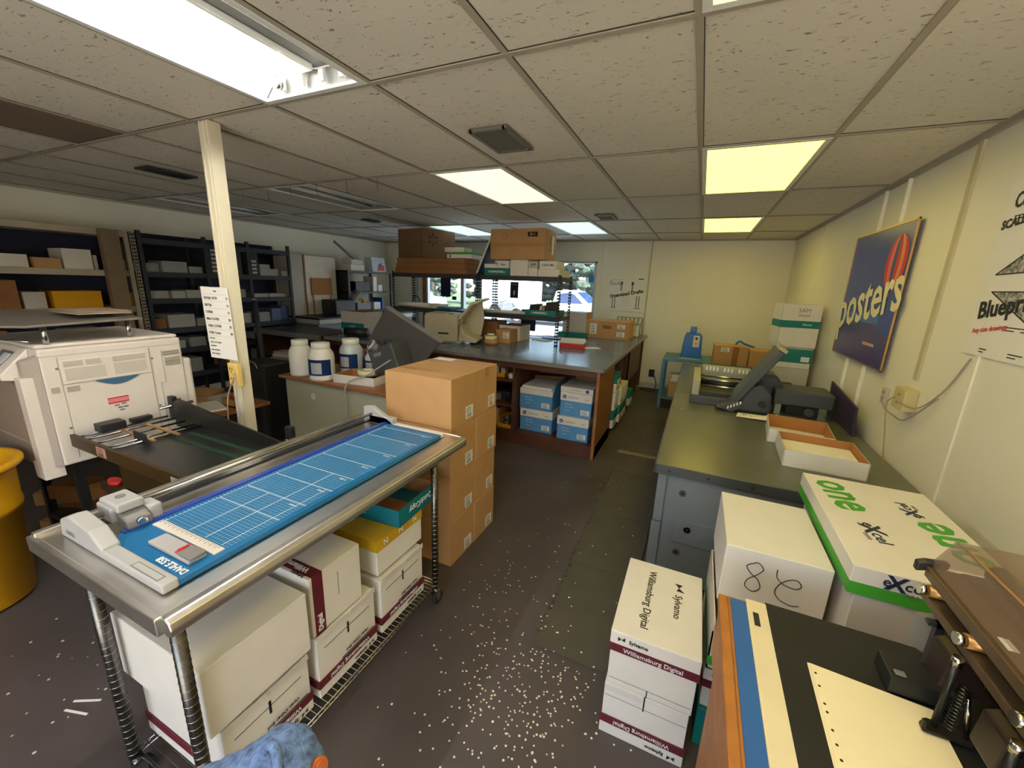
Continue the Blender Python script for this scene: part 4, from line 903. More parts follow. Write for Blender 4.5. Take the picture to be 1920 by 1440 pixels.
mb = MB(); mb.prism([(.2, .12, .1), (.42, .12, .08), (.46, .12, .3), (.43, .12, .5), (.36, .12, .48), (.2, .12, .3)], beige_plastic, (0, .02, 0)); mb.build('rear_guide', t, bevel=.008)
MB().tube(spline([(.22, -.21, .24), (.27, -.22, .3), (.24, -.22, .15), (.28, -.22, .06), (.2, -.26, .006), (0, -.4, .006), (-.02, -.56, .006), (-.02, -.57, -.05), (-.02, -.57, -.2)]), .004, cable_grey).build('printer_cable', t)
t = thing('tape_roll_stack', 'stack of two tan tape rolls on the island beside the beige printer', 'tape', (-2.3, 4.44, CT))
for k, r in enumerate((.085, .075)): MB().lathe([(.035, 0), (r, 0), (r, .05), (.035, .05), (.035, 0)], [kraft, tape_cream][k], 28).build('tape_roll', t).location = (0, .0, .004+.052*k)
MB().lathe([(.0, 0), (.045, 0), (.045, .02), (0, .02)], paper, 20).build('top_roll', t).location = (0, 0, .112)
t = plain_box('small_carton', 'small tan carton with a white label beside the tape rolls', 'box', -2.32, -2.12, 4.62, 4.84, CT, CT+.17, kraft); label_patch(t, (.04, -.1105, .1), X, Z, .08, .07)
plain_box('dark_carton', 'dark brown carton behind the small tan carton on the island', 'box', -2.85, -2.42, 4.86, 5.15, CT, CT+.24, kraft_dark, tape=False)
open_tray('grey_box', 'open grey white cardboard box behind the tape rolls under the rack', 'box', (-2.25, 5.05, CT), .3, .36, .2, out=white_card, inside=kraft_dark)
t = thing('paper_pile', 'red folder pile topped with white papers beside the rack corner post', 'papers', (-1.37, 4.86, CT), .15)
MB().box(-.15, .15, -.11, .12, 0, .055, mat('red_folder', srgb(200, 30, 35), .45)).build('red_folders', t, bevel=.004)
for k in range(4): MB().box(-.15, .15, -.11, .11, .056+.011*k, .065+.011*k, [grey_card, paper, white_card, paper][k]).build('paper_stack', t).rotation_euler = (0, 0, .08*(k-1.5))
o = MB().box(-.1, .1, -.07, .07, 0, .003, paper).build('paper_sheet'); o.location = (-1.15, 4.93, CT+.001); o.rotation_euler = (0, 0, .5); tag(o, 'single white sheet lying right of the red folder pile', 'paper')
for k, (x, y, r) in enumerate(((-2.1, 5.4, .3), (-1.9, 5.2, -.3), (-2.0, 5.6, .9), (-1.85, 5.45, .1))):
    o = MB().box(-.12, .12, -.08, .08, 0, .006+.002*k, [jar_clear, paper, jar_blue, black_plastic][k]).build('brochure'); o.location = (x, y, CT+.001+.0*k); o.rotation_euler = (0, 0, r)
    tag(o, ('pale clear sleeve', 'white leaflet', 'blue leaflet', 'black folder')[k]+' on the island under the rack shelf', 'paper')
t = plain_box('grey_carton', 'upright pale grey white box on a dark green tray behind the rack', 'box', -1.86, -1.5, 5.95, 6.25, CT+.062, CT+.36, grey_card, tape=False, seam=False); MB().box(.181, .183, -.15, .15, 0, .298, kraft).build('tan_side', t)
plain_box('green_tray', 'dark green tray under the upright grey white box', 'box', -1.9, -1.46, 5.88, 6.28, CT, CT+.06, teal, tape=False, seam=False)
t = plain_box('wide_carton', 'wide flat tan carton with handle hole at the far right of the island', 'box', -1.5, -.87, 5.95, 6.45, CT, CT+.26, kraft, tape=False, bevel=.006, seam=True)
mb = MB(); mb.box(-.06, .06, -.2515, -.2495, .15, .2, kraft_dark); mb.build('hand_hole', t)
label_patch(t, (-.2, -.2505, .14), X, Z, .1, .15); label_patch(t, (.2, -.2505, .19), X, Z, .11, .06); label_patch(t, (.2, -.2505, .08), X, Z, .11, .07)
t = thing('wire_rack', 'small black wire rack of leaflets at the far corner of the island', 'rack', (-.98, 6.62, CT))
mb = MB()
for k in range(7): mb.tube([(-.2+.065*k, -.12, 0), (-.2+.065*k, -.12, .2), (-.2+.065*k, .12, .28), (-.2+.065*k, .12, 0)], .004, black_metal, 6)
mb.tube([(-.2, -.12, .2), (.19, -.12, .2)], .004, black_metal, 6); mb.tube([(-.2, .12, .28), (.19, .12, .28)], .004, black_metal, 6); mb.build('wire_frame', t)
for k in range(5): MB().prism([(-.18, -.1+.04*k, .01), (.17, -.1+.04*k, .01), (.17, -.06+.04*k, .17), (-.18, -.06+.04*k, .17)], [paper, teal, white_card, jar_clear, paper][k], (0, .004, 0)).build('leaflets', t)
o = MB().tube(spline([(-3.85, 4.9, RM+.004), (-3.84, 4.9, RM+.12), (-3.78, 4.9, RM+.16), (-3.72, 4.9, RM+.1), (-3.74, 4.9, RM+.004)]), .008, black_metal).build('black_clamp'); tag(o, 'small black metal bracket standing on the left middle rack shelf', 'bracket')

# ---------------------------------------------------------------- left wall shelving
def wall_rack(name, label, y0, y1, shelves, m, x0=XL+.03, x1=-5.86, top=2.06, back=None, uprights=None, th=.06):
    t = thing(name, label, 'shelving', (0, 0, 0))
    for z in shelves: MB().box(x0, x1, y0, y1, z-th, z, m).build('shelf', t)
    for y in (uprights or (y0, y1)):
        mb = MB(); mb.box(x1-.03, x1+.004, y-.02, y+.02, 0, top, m); mb.box(x0, x0+.03, y-.02, y+.02, 0, top, m); mb.build('upright', t)
    if back: MB().box(x0-.01, x0-.002, y0, y1, .1, top, back).build('back_panel', t)
    return t
wall_rack('storage_rack', 'beige storage rack along the left wall, nearest one', .6, 2.5, (.45, .86, 1.26, 1.65, 2.07), rack_beige, back=rack_navy, top=2.07)
t = thing('wooden_post', 'brown wooden post in front of the beige storage rack', 'post', (-5.8, 2.33, 0)); MB().box(-.045, .04, -.075, .075, 0, 2.07, post_brown).build('post_body', t, bevel=.004)
t = thing('slotted_upright', 'pale slotted metal upright between the beige and dark racks', 'post', (0, 0, 0)); mb = MB(); slotted_post(mb, -5.83, 2.52, 0, 2.07, rack_beige, 1, 1, .05); mb.build('upright_body', t)
wall_rack('storage_rack', 'dark grey storage rack along the left wall with navy back', 2.6, 4.5, (.4, .72, .98, 1.34, 1.65, 2.02), rack_dark, back=rack_navy, top=2.1, uprights=(2.62, 3.3, 3.85, 4.48))
# contents: (y0, y1, z, h, material, description)
shelfname = {1.65: 'upper shelf', 1.26: 'middle shelf', .86: 'lower shelf', 1.34: 'middle shelf', .98: 'lower shelf', .72: 'second lowest shelf', 2.02: 'top', .45: 'lowest shelf', .4: 'lowest shelf'}
def fill(rackn, z, items, grp):
    for k, (y0, y1, dz, h, m, nm, cat) in enumerate(items):
        d = .3
        ctx = '%s %s rack, number %d from left' % (rackn, shelfname[z], k+1)
        x1 = -5.9+random.uniform(-.03, .02)
        o = plain_box(nm.split()[-1] if False else '_'.join(nm.split()[-2:]), nm+' on the '+ctx, cat, x1-d, x1, y0+.004, y1-.004, z+dz, z+dz+h, m, grp, tape=False, seam=False, bevel=.002)
W_, G_, K_, T_, Yb, D_ = white_card, grey_card, kraft, teal, yellow_plastic, kraft_dark
fill('beige', 1.65, [(1.3, 1.48, 0, .14, W_, 'white open carton', 'box'), (1.5, 1.74, 0, .12, W_, 'white low carton', 'box'), (1.76, 1.96, 0, .1, K_, 'low tan tray', 'box'), (1.97, 2.2, 0, .2, W_, 'white paper carton', 'box'), (2.21, 2.25, 0, .15, G_, 'thin grey box', 'box'), (2.4, 2.49, 0, .12, K_, 'small tan box', 'box')], 'cartons on the beige rack upper shelf')
fill('beige', 1.26, [(1.3, 1.62, 0, .27, D_, 'large brown carton', 'box'), (1.64, 1.8, 0, .16, G_, 'dim grey box', 'box'), (1.84, 2.22, 0, .17, Yb, 'bright yellow carton', 'box'), (2.4, 2.5, 0, .15, Yb, 'narrow yellow box', 'box')], 'cartons on the beige rack middle shelf')
fill('beige', .86, [(1.2, 1.5, 0, .2, D_, 'brown low box', 'box'), (1.55, 1.85, 0, .14, K_, 'tan low box', 'box'), (1.9, 2.2, 0, .17, G_, 'grey low box', 'box')], 'cartons on the beige rack lower shelf')
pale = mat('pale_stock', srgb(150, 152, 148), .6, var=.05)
dl = mat('lilac_box', srgb(96, 100, 140), .6); db = mat('steel_blue_box', srgb(60, 80, 120), .6); dw = mat('shade_dimmed_stock', srgb(172, 170, 164), .6, var=.05)  # dw: white stock with the rack's shade put into its colour
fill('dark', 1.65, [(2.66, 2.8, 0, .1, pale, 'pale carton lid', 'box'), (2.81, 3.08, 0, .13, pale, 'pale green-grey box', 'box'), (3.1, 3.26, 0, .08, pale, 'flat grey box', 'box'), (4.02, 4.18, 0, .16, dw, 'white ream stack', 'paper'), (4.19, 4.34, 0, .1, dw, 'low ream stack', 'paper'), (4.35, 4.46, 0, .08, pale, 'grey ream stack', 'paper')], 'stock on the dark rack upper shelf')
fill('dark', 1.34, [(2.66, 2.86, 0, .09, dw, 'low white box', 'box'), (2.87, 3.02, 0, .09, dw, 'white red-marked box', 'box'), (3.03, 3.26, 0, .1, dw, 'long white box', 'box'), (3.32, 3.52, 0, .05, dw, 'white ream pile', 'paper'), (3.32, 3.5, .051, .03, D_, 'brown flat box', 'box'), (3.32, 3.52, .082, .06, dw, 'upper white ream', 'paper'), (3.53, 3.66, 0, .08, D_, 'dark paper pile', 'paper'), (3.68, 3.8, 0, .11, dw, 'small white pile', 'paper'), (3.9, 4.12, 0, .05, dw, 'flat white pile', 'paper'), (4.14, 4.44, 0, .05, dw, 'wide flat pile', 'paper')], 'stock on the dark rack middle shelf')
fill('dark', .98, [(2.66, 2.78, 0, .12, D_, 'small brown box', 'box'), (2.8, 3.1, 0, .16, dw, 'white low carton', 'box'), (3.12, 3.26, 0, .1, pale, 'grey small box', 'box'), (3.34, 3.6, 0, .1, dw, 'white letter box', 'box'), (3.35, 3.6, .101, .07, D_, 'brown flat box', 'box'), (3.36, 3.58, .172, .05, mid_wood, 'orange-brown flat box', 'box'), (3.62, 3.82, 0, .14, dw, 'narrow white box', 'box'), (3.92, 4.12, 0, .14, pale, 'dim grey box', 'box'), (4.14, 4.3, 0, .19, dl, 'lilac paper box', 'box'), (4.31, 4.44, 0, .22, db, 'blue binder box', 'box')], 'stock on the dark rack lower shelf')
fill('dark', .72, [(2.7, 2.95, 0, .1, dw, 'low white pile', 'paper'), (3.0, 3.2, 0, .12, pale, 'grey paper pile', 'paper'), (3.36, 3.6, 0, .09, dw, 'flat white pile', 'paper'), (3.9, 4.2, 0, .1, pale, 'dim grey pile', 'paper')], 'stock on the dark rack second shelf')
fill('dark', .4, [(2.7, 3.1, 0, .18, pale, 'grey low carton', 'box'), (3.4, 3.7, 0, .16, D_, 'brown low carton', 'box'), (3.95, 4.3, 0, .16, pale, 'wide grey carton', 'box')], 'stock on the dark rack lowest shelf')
# label strips column panels (card file) on the dark rack
for k, y in enumerate((3.42, 3.66, 3.95)):
    t = thing('card_file', 'dark drawer tower with small white labels on the dark rack, %s' % ('left', 'middle', 'right')[k], 'drawer unit', (-6.0, y, 1.652), 0, 'labelled drawer towers')
    MB().box(-.2, .1, -.11, .11 if k != 2 else .06, 0, .33, rack_dark).build('cabinet', t)
    for q in range(6 if k == 0 else 4): MB().box(.1, .104, -.04, .03, .02+.052*q, .05+.052*q, pale_panel).build('drawer_label', t)
# tall pale cabinet, counters, cork board, black shelf unit
t = thing('wall_worktop', 'dark worktop with pale front edge along the left wall', 'worktop', (0, 0, 0)); MB().box(XL+.02, -5.4, 4.56, 6.95, 1.0, 1.03, black_metal).build('worktop_surface', t, bevel=.003); mb = MB(); mb.box(-5.42, -5.395, 4.56, 6.95, .93, 1.0, pale_panel); mb.box(XL+.02, -5.4, 4.56, 4.58, .93, 1.0, pale_panel); mb.build('front_edge', t)
mb = MB(); mb.box(XL+.02, -5.45, 4.58, 6.9, .08, .93, cab_grey)
mb.build('base_cabinet', t)
t = thing('tall_cabinet', 'tall pale cupboard with brown edge at the end of the dark rack', 'cabinet', (0, 0, 0)); MB().box(XL+.02, -5.98, 4.56, 5.46, 1.032, 2.0, pale_panel).build('cabinet_body', t, bevel=.004); MB().box(-5.98, -5.965, 4.84, 5.46, 1.04, 1.99, mat('cream_door', srgb(222, 214, 200), .55)).build('door', t); MB().box(-5.985, -5.96, 4.82, 4.84, 1.032, 2.0, desk_brown).build('door_edge', t)
t = thing('cork_board', 'small cork board leaning on the pale cupboard', 'board', (-5.95, 5.13, 1.36)); MB().box(-.008, .008, -.2, .2, 0, .28, cork).build('cork_surface', t); mb = MB(); mb.box(-.01, .012, -.205, -.195, -.005, .285, mid_wood); mb.box(-.01, .012, .195, .205, -.005, .285, mid_wood); mb.build('frame', t)
mb = MB(); mb.box(-.002, .002, -.19, -.17, -.328, -.0, mid_wood); mb.box(-.002, .002, .17, .19, -.328, 0, mid_wood); mb.build('stand', t)
t = thing('office_machine', 'black office machine with open paper lid on the dark worktop', 'machine', (-5.75, 5.3, 1.031)); MB().box(-.15, .18, -.25, .2, 0, .26, black_plastic).build('machine_body', t, bevel=.02); MB().prism([(-.1, .2, .22), (.1, .2, .22), (.15, .42, .42), (-.05, .42, .42)], grey_plastic, (0, .012, 0)).build('paper_lid', t)
t = wall_rack('black_shelf_unit', 'black shelf unit with supplies in the far left corner', 5.52, 6.62, (1.08, 1.42, 1.79), black_plastic, x0=XL+.03, x1=-5.72, top=1.79, th=.03); MB().box(XL+.03, -5.72, 5.52, 5.54, 1.03, 1.79, black_plastic).build('side_panel', t)
for (nm, lab, y0, y1, z0, z1, m) in (('white_carton', 'lower white box of the pair on top of the black corner unit', 5.66, 5.98, 1.79, 1.9, W_), ('white_carton', 'upper grey-white box of the pair on top of the black corner unit', 5.68, 5.96, 1.902, 1.99, G_), ('white_bottle', 'white slim bottle on the middle of the black corner unit', 6.2, 6.3, 1.42, 1.7, W_), ('small_carton', 'white small box right of the slim bottle in the black unit', 6.34, 6.45, 1.42, 1.55, W_), ('dark_machine', 'dark machine in the middle shelf of the black corner unit', 5.75, 6.12, 1.42, 1.6, black_metal), ('spray_can', 'blue can on the lower shelf of the black corner unit', 6.42, 6.5, 1.08, 1.3, jar_blue), ('white_tub', 'white tub on the lower shelf of the black corner unit', 6.2, 6.38, 1.08, 1.22, W_)):
    plain_box(nm, lab, 'supplies', -6.05, -5.8, y0, y1, z0, z1, m, tape=False, seam=False, bevel=.006)
t = open_tray('supply_basket', 'grey basket holding yellow tape rolls on the black corner unit', 'basket', (-5.93, 5.95, 1.08), .24, .34, .13, out=grey_plastic_dark, inside=grey_plastic_dark)
t = thing('tape_rolls', 'yellow and white tape rolls heaped in the grey basket', 'tape', (-5.93, 5.95, 1.09))
for k, (y, z) in enumerate(((-.09, .1), (.03, .13), (.1, .08))): o = MB().lathe([(.025, 0), (.06, 0), (.06, .04), (.025, .04), (.025, 0)], [white_plastic, yellow_plastic, yellow_plastic][k], 20).build('tape_roll', t); o.location = (.02, y, z); o.rotation_euler = (.5, 1.2, 0)
t = thing('gift_bag', 'white shopping bag with red and blue print on the black corner unit', 'bag', (-5.9, 6.38, 1.792)); MB().prism([(-.1, -.17, 0), (.1, -.17, 0), (.08, -.19, .27), (-.08, -.19, .27)], mat('bag_white', srgb(200, 215, 218), .5), (0, .36, 0)).build('bag_body', t); mb = MB(); mb.prism([(.101, -.05, .03), (.101, .15, .03), (.096, .15, .12), (.096, 0, .14)], red_ink, (.001, 0, 0)); mb.prism([(.098, -.02, .12), (.097, .06, .1), (.093, .08, .18)], jar_blue, (.002, 0, 0)); mb.build('bag_print', t)
o = MB().box(-.02, .02, -.26, .26, 0, .03, grey_plastic_dark).build('metal_bar'); o.location = (-6.0, 5.72, 2.13); o.rotation_euler = (-.55, 0, 0); tag(o, 'grey metal bar leaning on the wall above the black corner unit', 'bar')
# dark side counter with clutter behind the desk
t = thing('side_counter', 'long dark counter behind the olive desk in the dim left area', 'counter', (0, 0, 0)); MB().box(-5.7, -4.4, 3.72, 4.4, .89, .92, black_metal).build('counter_top', t, bevel=.003); MB().box(-5.7, -4.4, 3.7, 3.72, .86, .925, grey_plastic_dark).build('front_edge', t)
mb = MB(); mb.box(-5.68, -5.62, 3.76, 4.38, 0, .89, dark_wood); mb.box(-4.48, -4.42, 3.76, 4.38, 0, .89, dark_wood); mb.box(-5.62, -4.48, 4.34, 4.38, 0, .89, dark_wood); mb.box(-5.62, -4.48, 3.76, 4.34, .55, .57, dark_wood); mb.build('counter_carcass', t)
for k in range(6):
    o = MB().box(-.15, .15, -.1, .1, 0, .02+.01*(k % 3), [paper, grey_card][k % 2]).build('paper_pile'); o.location = (-5.4+.17*k, 3.95+.03*(k % 2), .571); o.rotation_euler = (0, 0, .4*k)
    tag(o, 'loose paper pile under the dark side counter, number %d from left' % (k+1), 'paper', 'papers under the dark side counter')
t = open_tray('open_carton', 'open white carton with teal label and flaps on the side counter', 'box', (-4.2, 4.25, CT), .4, .36, .3, out=grey_card, inside=kraft_dark); mb = MB(); mb.box(-.201, .201, -.183, -.18, .06, .15, teal); mb.build('teal_band', t); text('lettering', 'COPY', .04, white_ink, t, (0, -.1825, .1), X, Z)
o = MB().lathe([(0, 0), (.06, .0), (.06, .3), (0, .3)], black_plastic, 18).build('black_roll'); o.rotation_euler = (0, PI/2, .2); o.location = (-4.1, 3.86, CT+.062); tag(o, 'black cylindrical roll lying in front of the open white carton', 'roll')
t = thing('drawer_box', 'dark red wooden drawer box with half-round pull behind the small tub', 'drawer', (-2.98, 3.36, 0)); MB().box(-.26, .24, -.12, .28, 0, .84, dark_wood).build('drawer_body', t, bevel=.004); mb = MB(); mb.prism([(.0, -.123, .74), (.14, -.123, .74), (.12, -.123, .7), (.07, -.123, .685), (.02, -.123, .7)], black_ink, (0, .004, 0)); mb.build('pull', t)
t = plain_box('terracotta_box', 'orange-brown box on the dark red drawer box', 'box', -3.22, -2.76, 3.26, 3.6, .842, .93, mat('terracotta', srgb(176, 96, 66), .6), tape=False, seam=False); text('lettering', 'S', .05, kraft, t, (-.17, -.171, .045), X, Z)
plain_box('grey_console', 'grey flat console on the orange-brown box', 'machine', -3.2, -2.8, 3.28, 3.58, .932, .975, grey_plastic_dark, tape=False, seam=False)
t = thing('black_stand', 'thin black pole stand leaning in the dim area behind the pole sign', 'stand', (0, 0, 0)); MB().tube([(-5.08, 3.35, 1.34), (-4.93, 3.3, .0)], .03, rack_dark, 10).build('pole', t); MB().cyl((-5.08, 3.35, 1.34), (-5.085, 3.35, 1.37), .025, chrome).build('pole_tip', t)
t = thing('work_table', 'low brown table cluttered with papers behind the pole', 'table', (0, 0, 0)); MB().box(-4.55, -3.5, 1.75, 2.35, .5, .53, mid_wood).build('table_top', t, bevel=.003)
for x in (-4.5, -3.55):
    for y in (1.8, 2.3): MB().box(x-.02, x+.02, y-.02, y+.02, 0, .5, black_metal).build('leg', t)
for k, (x, y, r, m) in enumerate(((-4.2, 1.95, .2, paper), (-4.0, 2.1, .9, kraft), (-3.75, 1.95, -.3, paper), (-4.3, 2.2, .5, kraft), (-3.85, 2.2, .1, grey_card))):
    o = MB().box(-.16, .16, -.11, .11, 0, .006+.004*k, m).build('flat_sheet'); o.location = (x, y, .531+.0*k); o.rotation_euler = (0, 0, r)
    tag(o, ('white', 'tan', 'second white', 'second tan', 'grey')[k]+' flat sheet pile on the low brown table', 'paper')
t = open_tray('brass_box', 'small tan box holding an orange handled tool on the low table', 'box', (-3.62, 2.1, .545), .16, .1, .06, out=brass, inside=brass)
o = MB().cyl((-.07, 0, 0), (.07, .02, 0), .014, orange_plastic).build('screwdriver'); o.location = (-3.6, 2.1, .625); tag(o, 'orange handled tool lying on the small tan box', 'tool')
t = thing('black_machine', 'dim black machine with chrome clips behind the pole', 'machine', (-3.9, 2.62, 0)); MB().box(-.2, .16, -.15, .15, 0, .82, black_plastic).build('machine_body', t, bevel=.02); mb = MB(); mb.tube(spline([(-.1, -.155, .83), (-.02, -.17, .85), (.06, -.16, .83), (.1, -.16, .78)]), .006, chrome); mb.build('clip', t)
t = thing('small_printer', 'dim grey and white small printer on the floor stack behind the pole', 'printer', (-4.35, 3.3, 0)); MB().box(-.25, .25, -.2, .2, 0, .55, black_metal).build('base', t); MB().box(-.22, .22, -.18, .18, .55, .72, grey_plastic_dark).build('printer_body', t, bevel=.01); MB().box(-.2, .2, -.16, .14, .72, .76, pale_panel).build('printer_lid', t, bevel=.01)
# ---------------------------------------------------------------- grey machine cabinet on the right
KZ = .75
t = thing('grey_cabinet', 'long grey metal machine cabinet with dark top along the right wall', 'cabinet', (0, 0, 0))
MB().box(-.1, 1.1, 2.19, 3.37, KZ-.012, KZ, cab_top).build('cabinet_top', t, bevel=.002)
MB().box(-.1, 1.1, 3.378, 5.6, KZ-.012, KZ, cab_top).build('rear_top', t, bevel=.002)
mb = MB(); mb.box(-.105, 1.1, 2.182, 2.19, KZ-.052, KZ-.001, cab_edge); mb.box(-.108, -.1, 2.182, 5.6, KZ-.052, KZ-.001, cab_edge); mb.build('edge_band', t, bevel=.001)
MB().box(-.08, 1.08, 2.22, 5.58, .04, KZ-.012, cab_grey).build('cabinet_body', t)
MB().box(-.03, 1.05, 2.205, 2.22, .06, KZ-.055, cab_grey).build('front_panel', t, bevel=.003)
MB().box(-.085, -.038, 2.205, 2.22, .4, KZ-.055, cab_grey).build('corner_panel', t, bevel=.003)
MB().box(-.09, -.038, 2.205, 2.22, .06, .395, cab_grey).build('lower_corner_panel', t, bevel=.003)
MB().box(.03, .3, 2.2, 2.207, .3, .44, cab_grey).build('access_plate', t, bevel=.002)
mb = MB()
for x, z in ((.05, .6), (.1, .39), (.06, .24)): mb.lathe([(0, 0), (.014, 0), (.02, .004), (.02, .0)], cab_edge, 18, (0, 0)) if False else mb.cyl((x, 2.2, z), (x, 2.207, z), .018, cab_edge, n=18); mb.cyl((x, 2.198, z), (x, 2.2, z), .008, black_ink, n=12)
mb.build('round_lock', t)
mb = MB()
for x in (-.03, .16, .36, .58): mb.cyl((x, 2.18, KZ-.028), (x, 2.1825, KZ-.028), .007, black_ink, n=12)
mb.cyl((-.02, 3.375, KZ-.001), (-.02, 3.375, KZ+.003), .009, chrome, n=12); mb.cyl((.08, 3.39, KZ-.001), (.08, 3.39, KZ+.002), .006, black_ink, n=12); mb.build('bolts', t)
open_tray('open_box', 'open white cardboard box with tan inside on the grey cabinet, front one', 'box', (.72, 2.67, KZ), .37, .34, .095, rz=-.05, slope=.0, fill=.05)
open_tray('open_box', 'open white cardboard box with tan inside on the grey cabinet, rear one', 'box', (.69, 3.06, KZ), .34, .36, .09, rz=-.1)
# scanner / feeder machine with raised lid
t = thing('paper_folder_machine', 'dark grey paper folding machine with raised lid panel on the grey cabinet', 'machine', (0, 0, KZ))
mb = MB(); mb.box(.03, .62, 3.62, 4.25, 0, .07, machine_grey); mb.box(.03, .09, 3.62, 4.25, .07, .2, machine_light); mb.build('base', t, bevel=.006)
mb = MB(); mb.box(.09, .6, 3.66, 4.2, .07, .1, black_plastic); mb.build('bed', t)
MB().box(.1, .5, 4.15, 4.24, .1, .24, machine_light).build('rear_rail', t, bevel=.004)
mb = MB(); [mb.box(.13+.03*i, .145+.03*i, 4.14, 4.15, .2, .235, white_ink) for i in range(12) if i not in (4, 8)]; mb.build('key_row', t)
for y, z in ((3.78, .13), (3.9, .16), (4.03, .17)): MB().cyl((.08, y, z), (.52, y, z), .009, chrome, n=12).build('roller', t)
MB().cyl((.1, 3.96, .12), (.5, 3.96, .12), .035, black_plastic, n=20).build('drum', t)
MB().prism([(.27, 3.5, .02), (.32, 3.5, .0), (.62, 3.5, .49), (.57, 3.5, .52)], machine_grey, (.02, .32, .0)).build('raised_lid', t, bevel=.008)
MB().prism([(.57, 3.5, .52), (.62, 3.5, .49), (.635, 3.5, .51), (.585, 3.5, .54)], machine_light, (.02, .32, .0)).build('lid_tip', t, bevel=.003)
MB().prism([(.22, 3.48, .03), (.34, 3.48, .0), (.40, 3.48, .06), (.37, 3.48, .1), (.27, 3.48, .05)], machine_grey, (0, .12, 0)).build('handle', t, bevel=.006)
mb = MB(); [mb.box(.3+.02*i, .31+.02*i, 3.47, 3.48, .03+.012*i, .05+.012*i, white_ink) for i in range(5)]; mb.build('buttons', t)
mb = MB(); mb.prism([(.34, 3.55, .0), (.6, 3.55, 0), (.6, 3.55, .15), (.52, 3.55, .24), (.44, 3.55, .2)], machine_grey, (0, .3, 0)); mb.build('side_housing', t, bevel=.02)
mb = MB(); mb.prism([(.5, 3.75, .1), (.72, 3.75, .1), (.7, 3.75, .2), (.64, 3.75, .28), (.52, 3.75, .28)], machine_grey, (0, .25, 0)); mb.build('gear_cover', t, bevel=.02)
MB().box(.62, 1.0, 3.6, 3.9, .09, .2, machine_grey).build('output_arm', t, bevel=.01)
mb = MB(); mb.box(.64, .68, 3.64, 3.86, 0, .09, machine_light); mb.box(.72, .93, 3.66, 3.84, 0, .09, black_plastic); mb.build('arm_base', t)
MB().cyl((.86, 3.6, .05), (.86, 3.66, .05), .03, machine_grey, n=18).build('knob', t)
for x in (.54,): MB().cyl((x, 3.52, .08), (x, 3.56, .08), .025, black_plastic, n=18).build('knob', t)
o = MB().prism([(0, 0, 0), (0, .6, 0), (0, .6, .26), (0, .0, .2)], purple_board, (.014, 0, 0)).build('purple_board', None); o.location = (1.045, 3.3, KZ+.002); o.rotation_euler = (0, -.06, 0); tag(o, 'dark purple board leaning on the right wall behind the folding machine', 'board')
o = MB().prism([(-.14, -.05, .005), (.05, -.07, .01), (.16, .02, .03), (.14, .07, .03), (.05, .05, .012), (-.12, .06, .006)], paper, (0, 0, .0015)).build('note_sheet'); o.location = (.5, 3.42, KZ+.001); tag(o, 'curled white note with handwriting beside the folding machine', 'note')
for k, (a, b) in enumerate(((-.08, .02), (-.03, .0), (.02, .01))): text('lettering', ('35', 'to', '08')[k], .03, black_ink, o, (a, b-.01, .0105), Vector((.9, -.1, 0)), Vector((.1, .9, 0)), .0004)
# tall carton pile on the rear of the cabinet
plain_box('white_carton', 'white carton at the bottom of the pile by the right wall', 'box', .78, 1.08, 4.85, 5.15, KZ, KZ+.19, grey_card, tape=False)
t, lid = paper_case('teal_case', 'white carton with dark teal lid, second in the pile by the right wall', 'box', (.93, 5.0, KZ+.192), .3, .3, .2, band=None, lid_h=.14)
mb = MB(); mb.box(-.151, .151, -.151, .151, .055, .195, teal); mb.box(.06, .13, -.153, -.151, .07, .12, white_ink); mb.build('teal_wrap', lid)
t = thing('tall_carton', 'tall open white carton with teal band on top of the pile by the right wall', 'box', (.91, 5.0, KZ+.395), .12)
mb = MB(); w, d, h = .34, .28, .43; mb.box(-w/2, w/2, -d/2, d/2, 0, .01, white_card)
for (a, b, c_, e_) in ((-w/2, w/2, -d/2, -d/2+.006), (-w/2, w/2, d/2-.006, d/2), (-w/2, -w/2+.006, -d/2, d/2), (w/2-.006, w/2, -d/2, d/2)): mb.box(a, b, c_, e_, 0, h, white_card)
mb.build('box_walls', t, bevel=.002)
mb = MB(); mb.box(-w/2-.002, w/2+.002, -d/2-.002, -d/2, .2, .27, teal); mb.box(-w/2-.002, -w/2, -d/2, d/2, .2, .27, teal); mb.build('teal_band', t)
text('lettering', 'Xerox', .03, white_ink, t, (.06, -d/2-.002, .235), X, Z, .0003); text('lettering', 'SAM', .055, grey_ink, t, (.02, -d/2, .37), X, Z, .0); text('lettering', 'mixed', .04, grey_ink, t, (.02, -d/2, .325), X, Z, .0)
mb = MB(); mb.box(-w/2+.01, -.01, -d/2+.01, d/2-.01, h-.004, h, white_card); mb.box(.0, w/2-.01, -d/2+.01, d/2-.01, h-.008, h-.004, kraft_dark); mb.build('top_flap', t)
# blue steel table with blue machine and cartons
t = thing('blue_table', 'blue painted steel table against the far wall', 'table', (0, 0, 0)); BZ = .72
MB().box(-.38, 1.05, 6.0, 6.7, BZ-.025, BZ, blue_steel).build('table_top', t, bevel=.003)
for x in (-.36, 1.02):
    for y in (6.02, 6.66): MB().box(x-.02, x+.02, y-.02, y+.02, 0, BZ-.025, blue_steel).build('leg', t)
MB().box(-.36, 1.02, 6.02, 6.66, .14, .16, blue_steel).build('lower_shelf', t)
plain_box('kraft_carton', 'tan carton of papers on the lower shelf of the blue table', 'box', -.26, .05, 6.1, 6.4, .16, .38, kraft, tape=False)
for k in range(5):
    o = MB().box(-.13, .13, -.1, .1, 0, .02, paper).build('paper_ream'); o.location = (-.12+.01*(k % 2), 6.24, .382+.022*k); o.rotation_euler = (0, 0, .05*k); tag(o, 'white paper ream on the carton under the blue table, %s' % ('bottom', 'second', 'third', 'fourth', 'top')[k], 'paper', 'reams under the blue table')
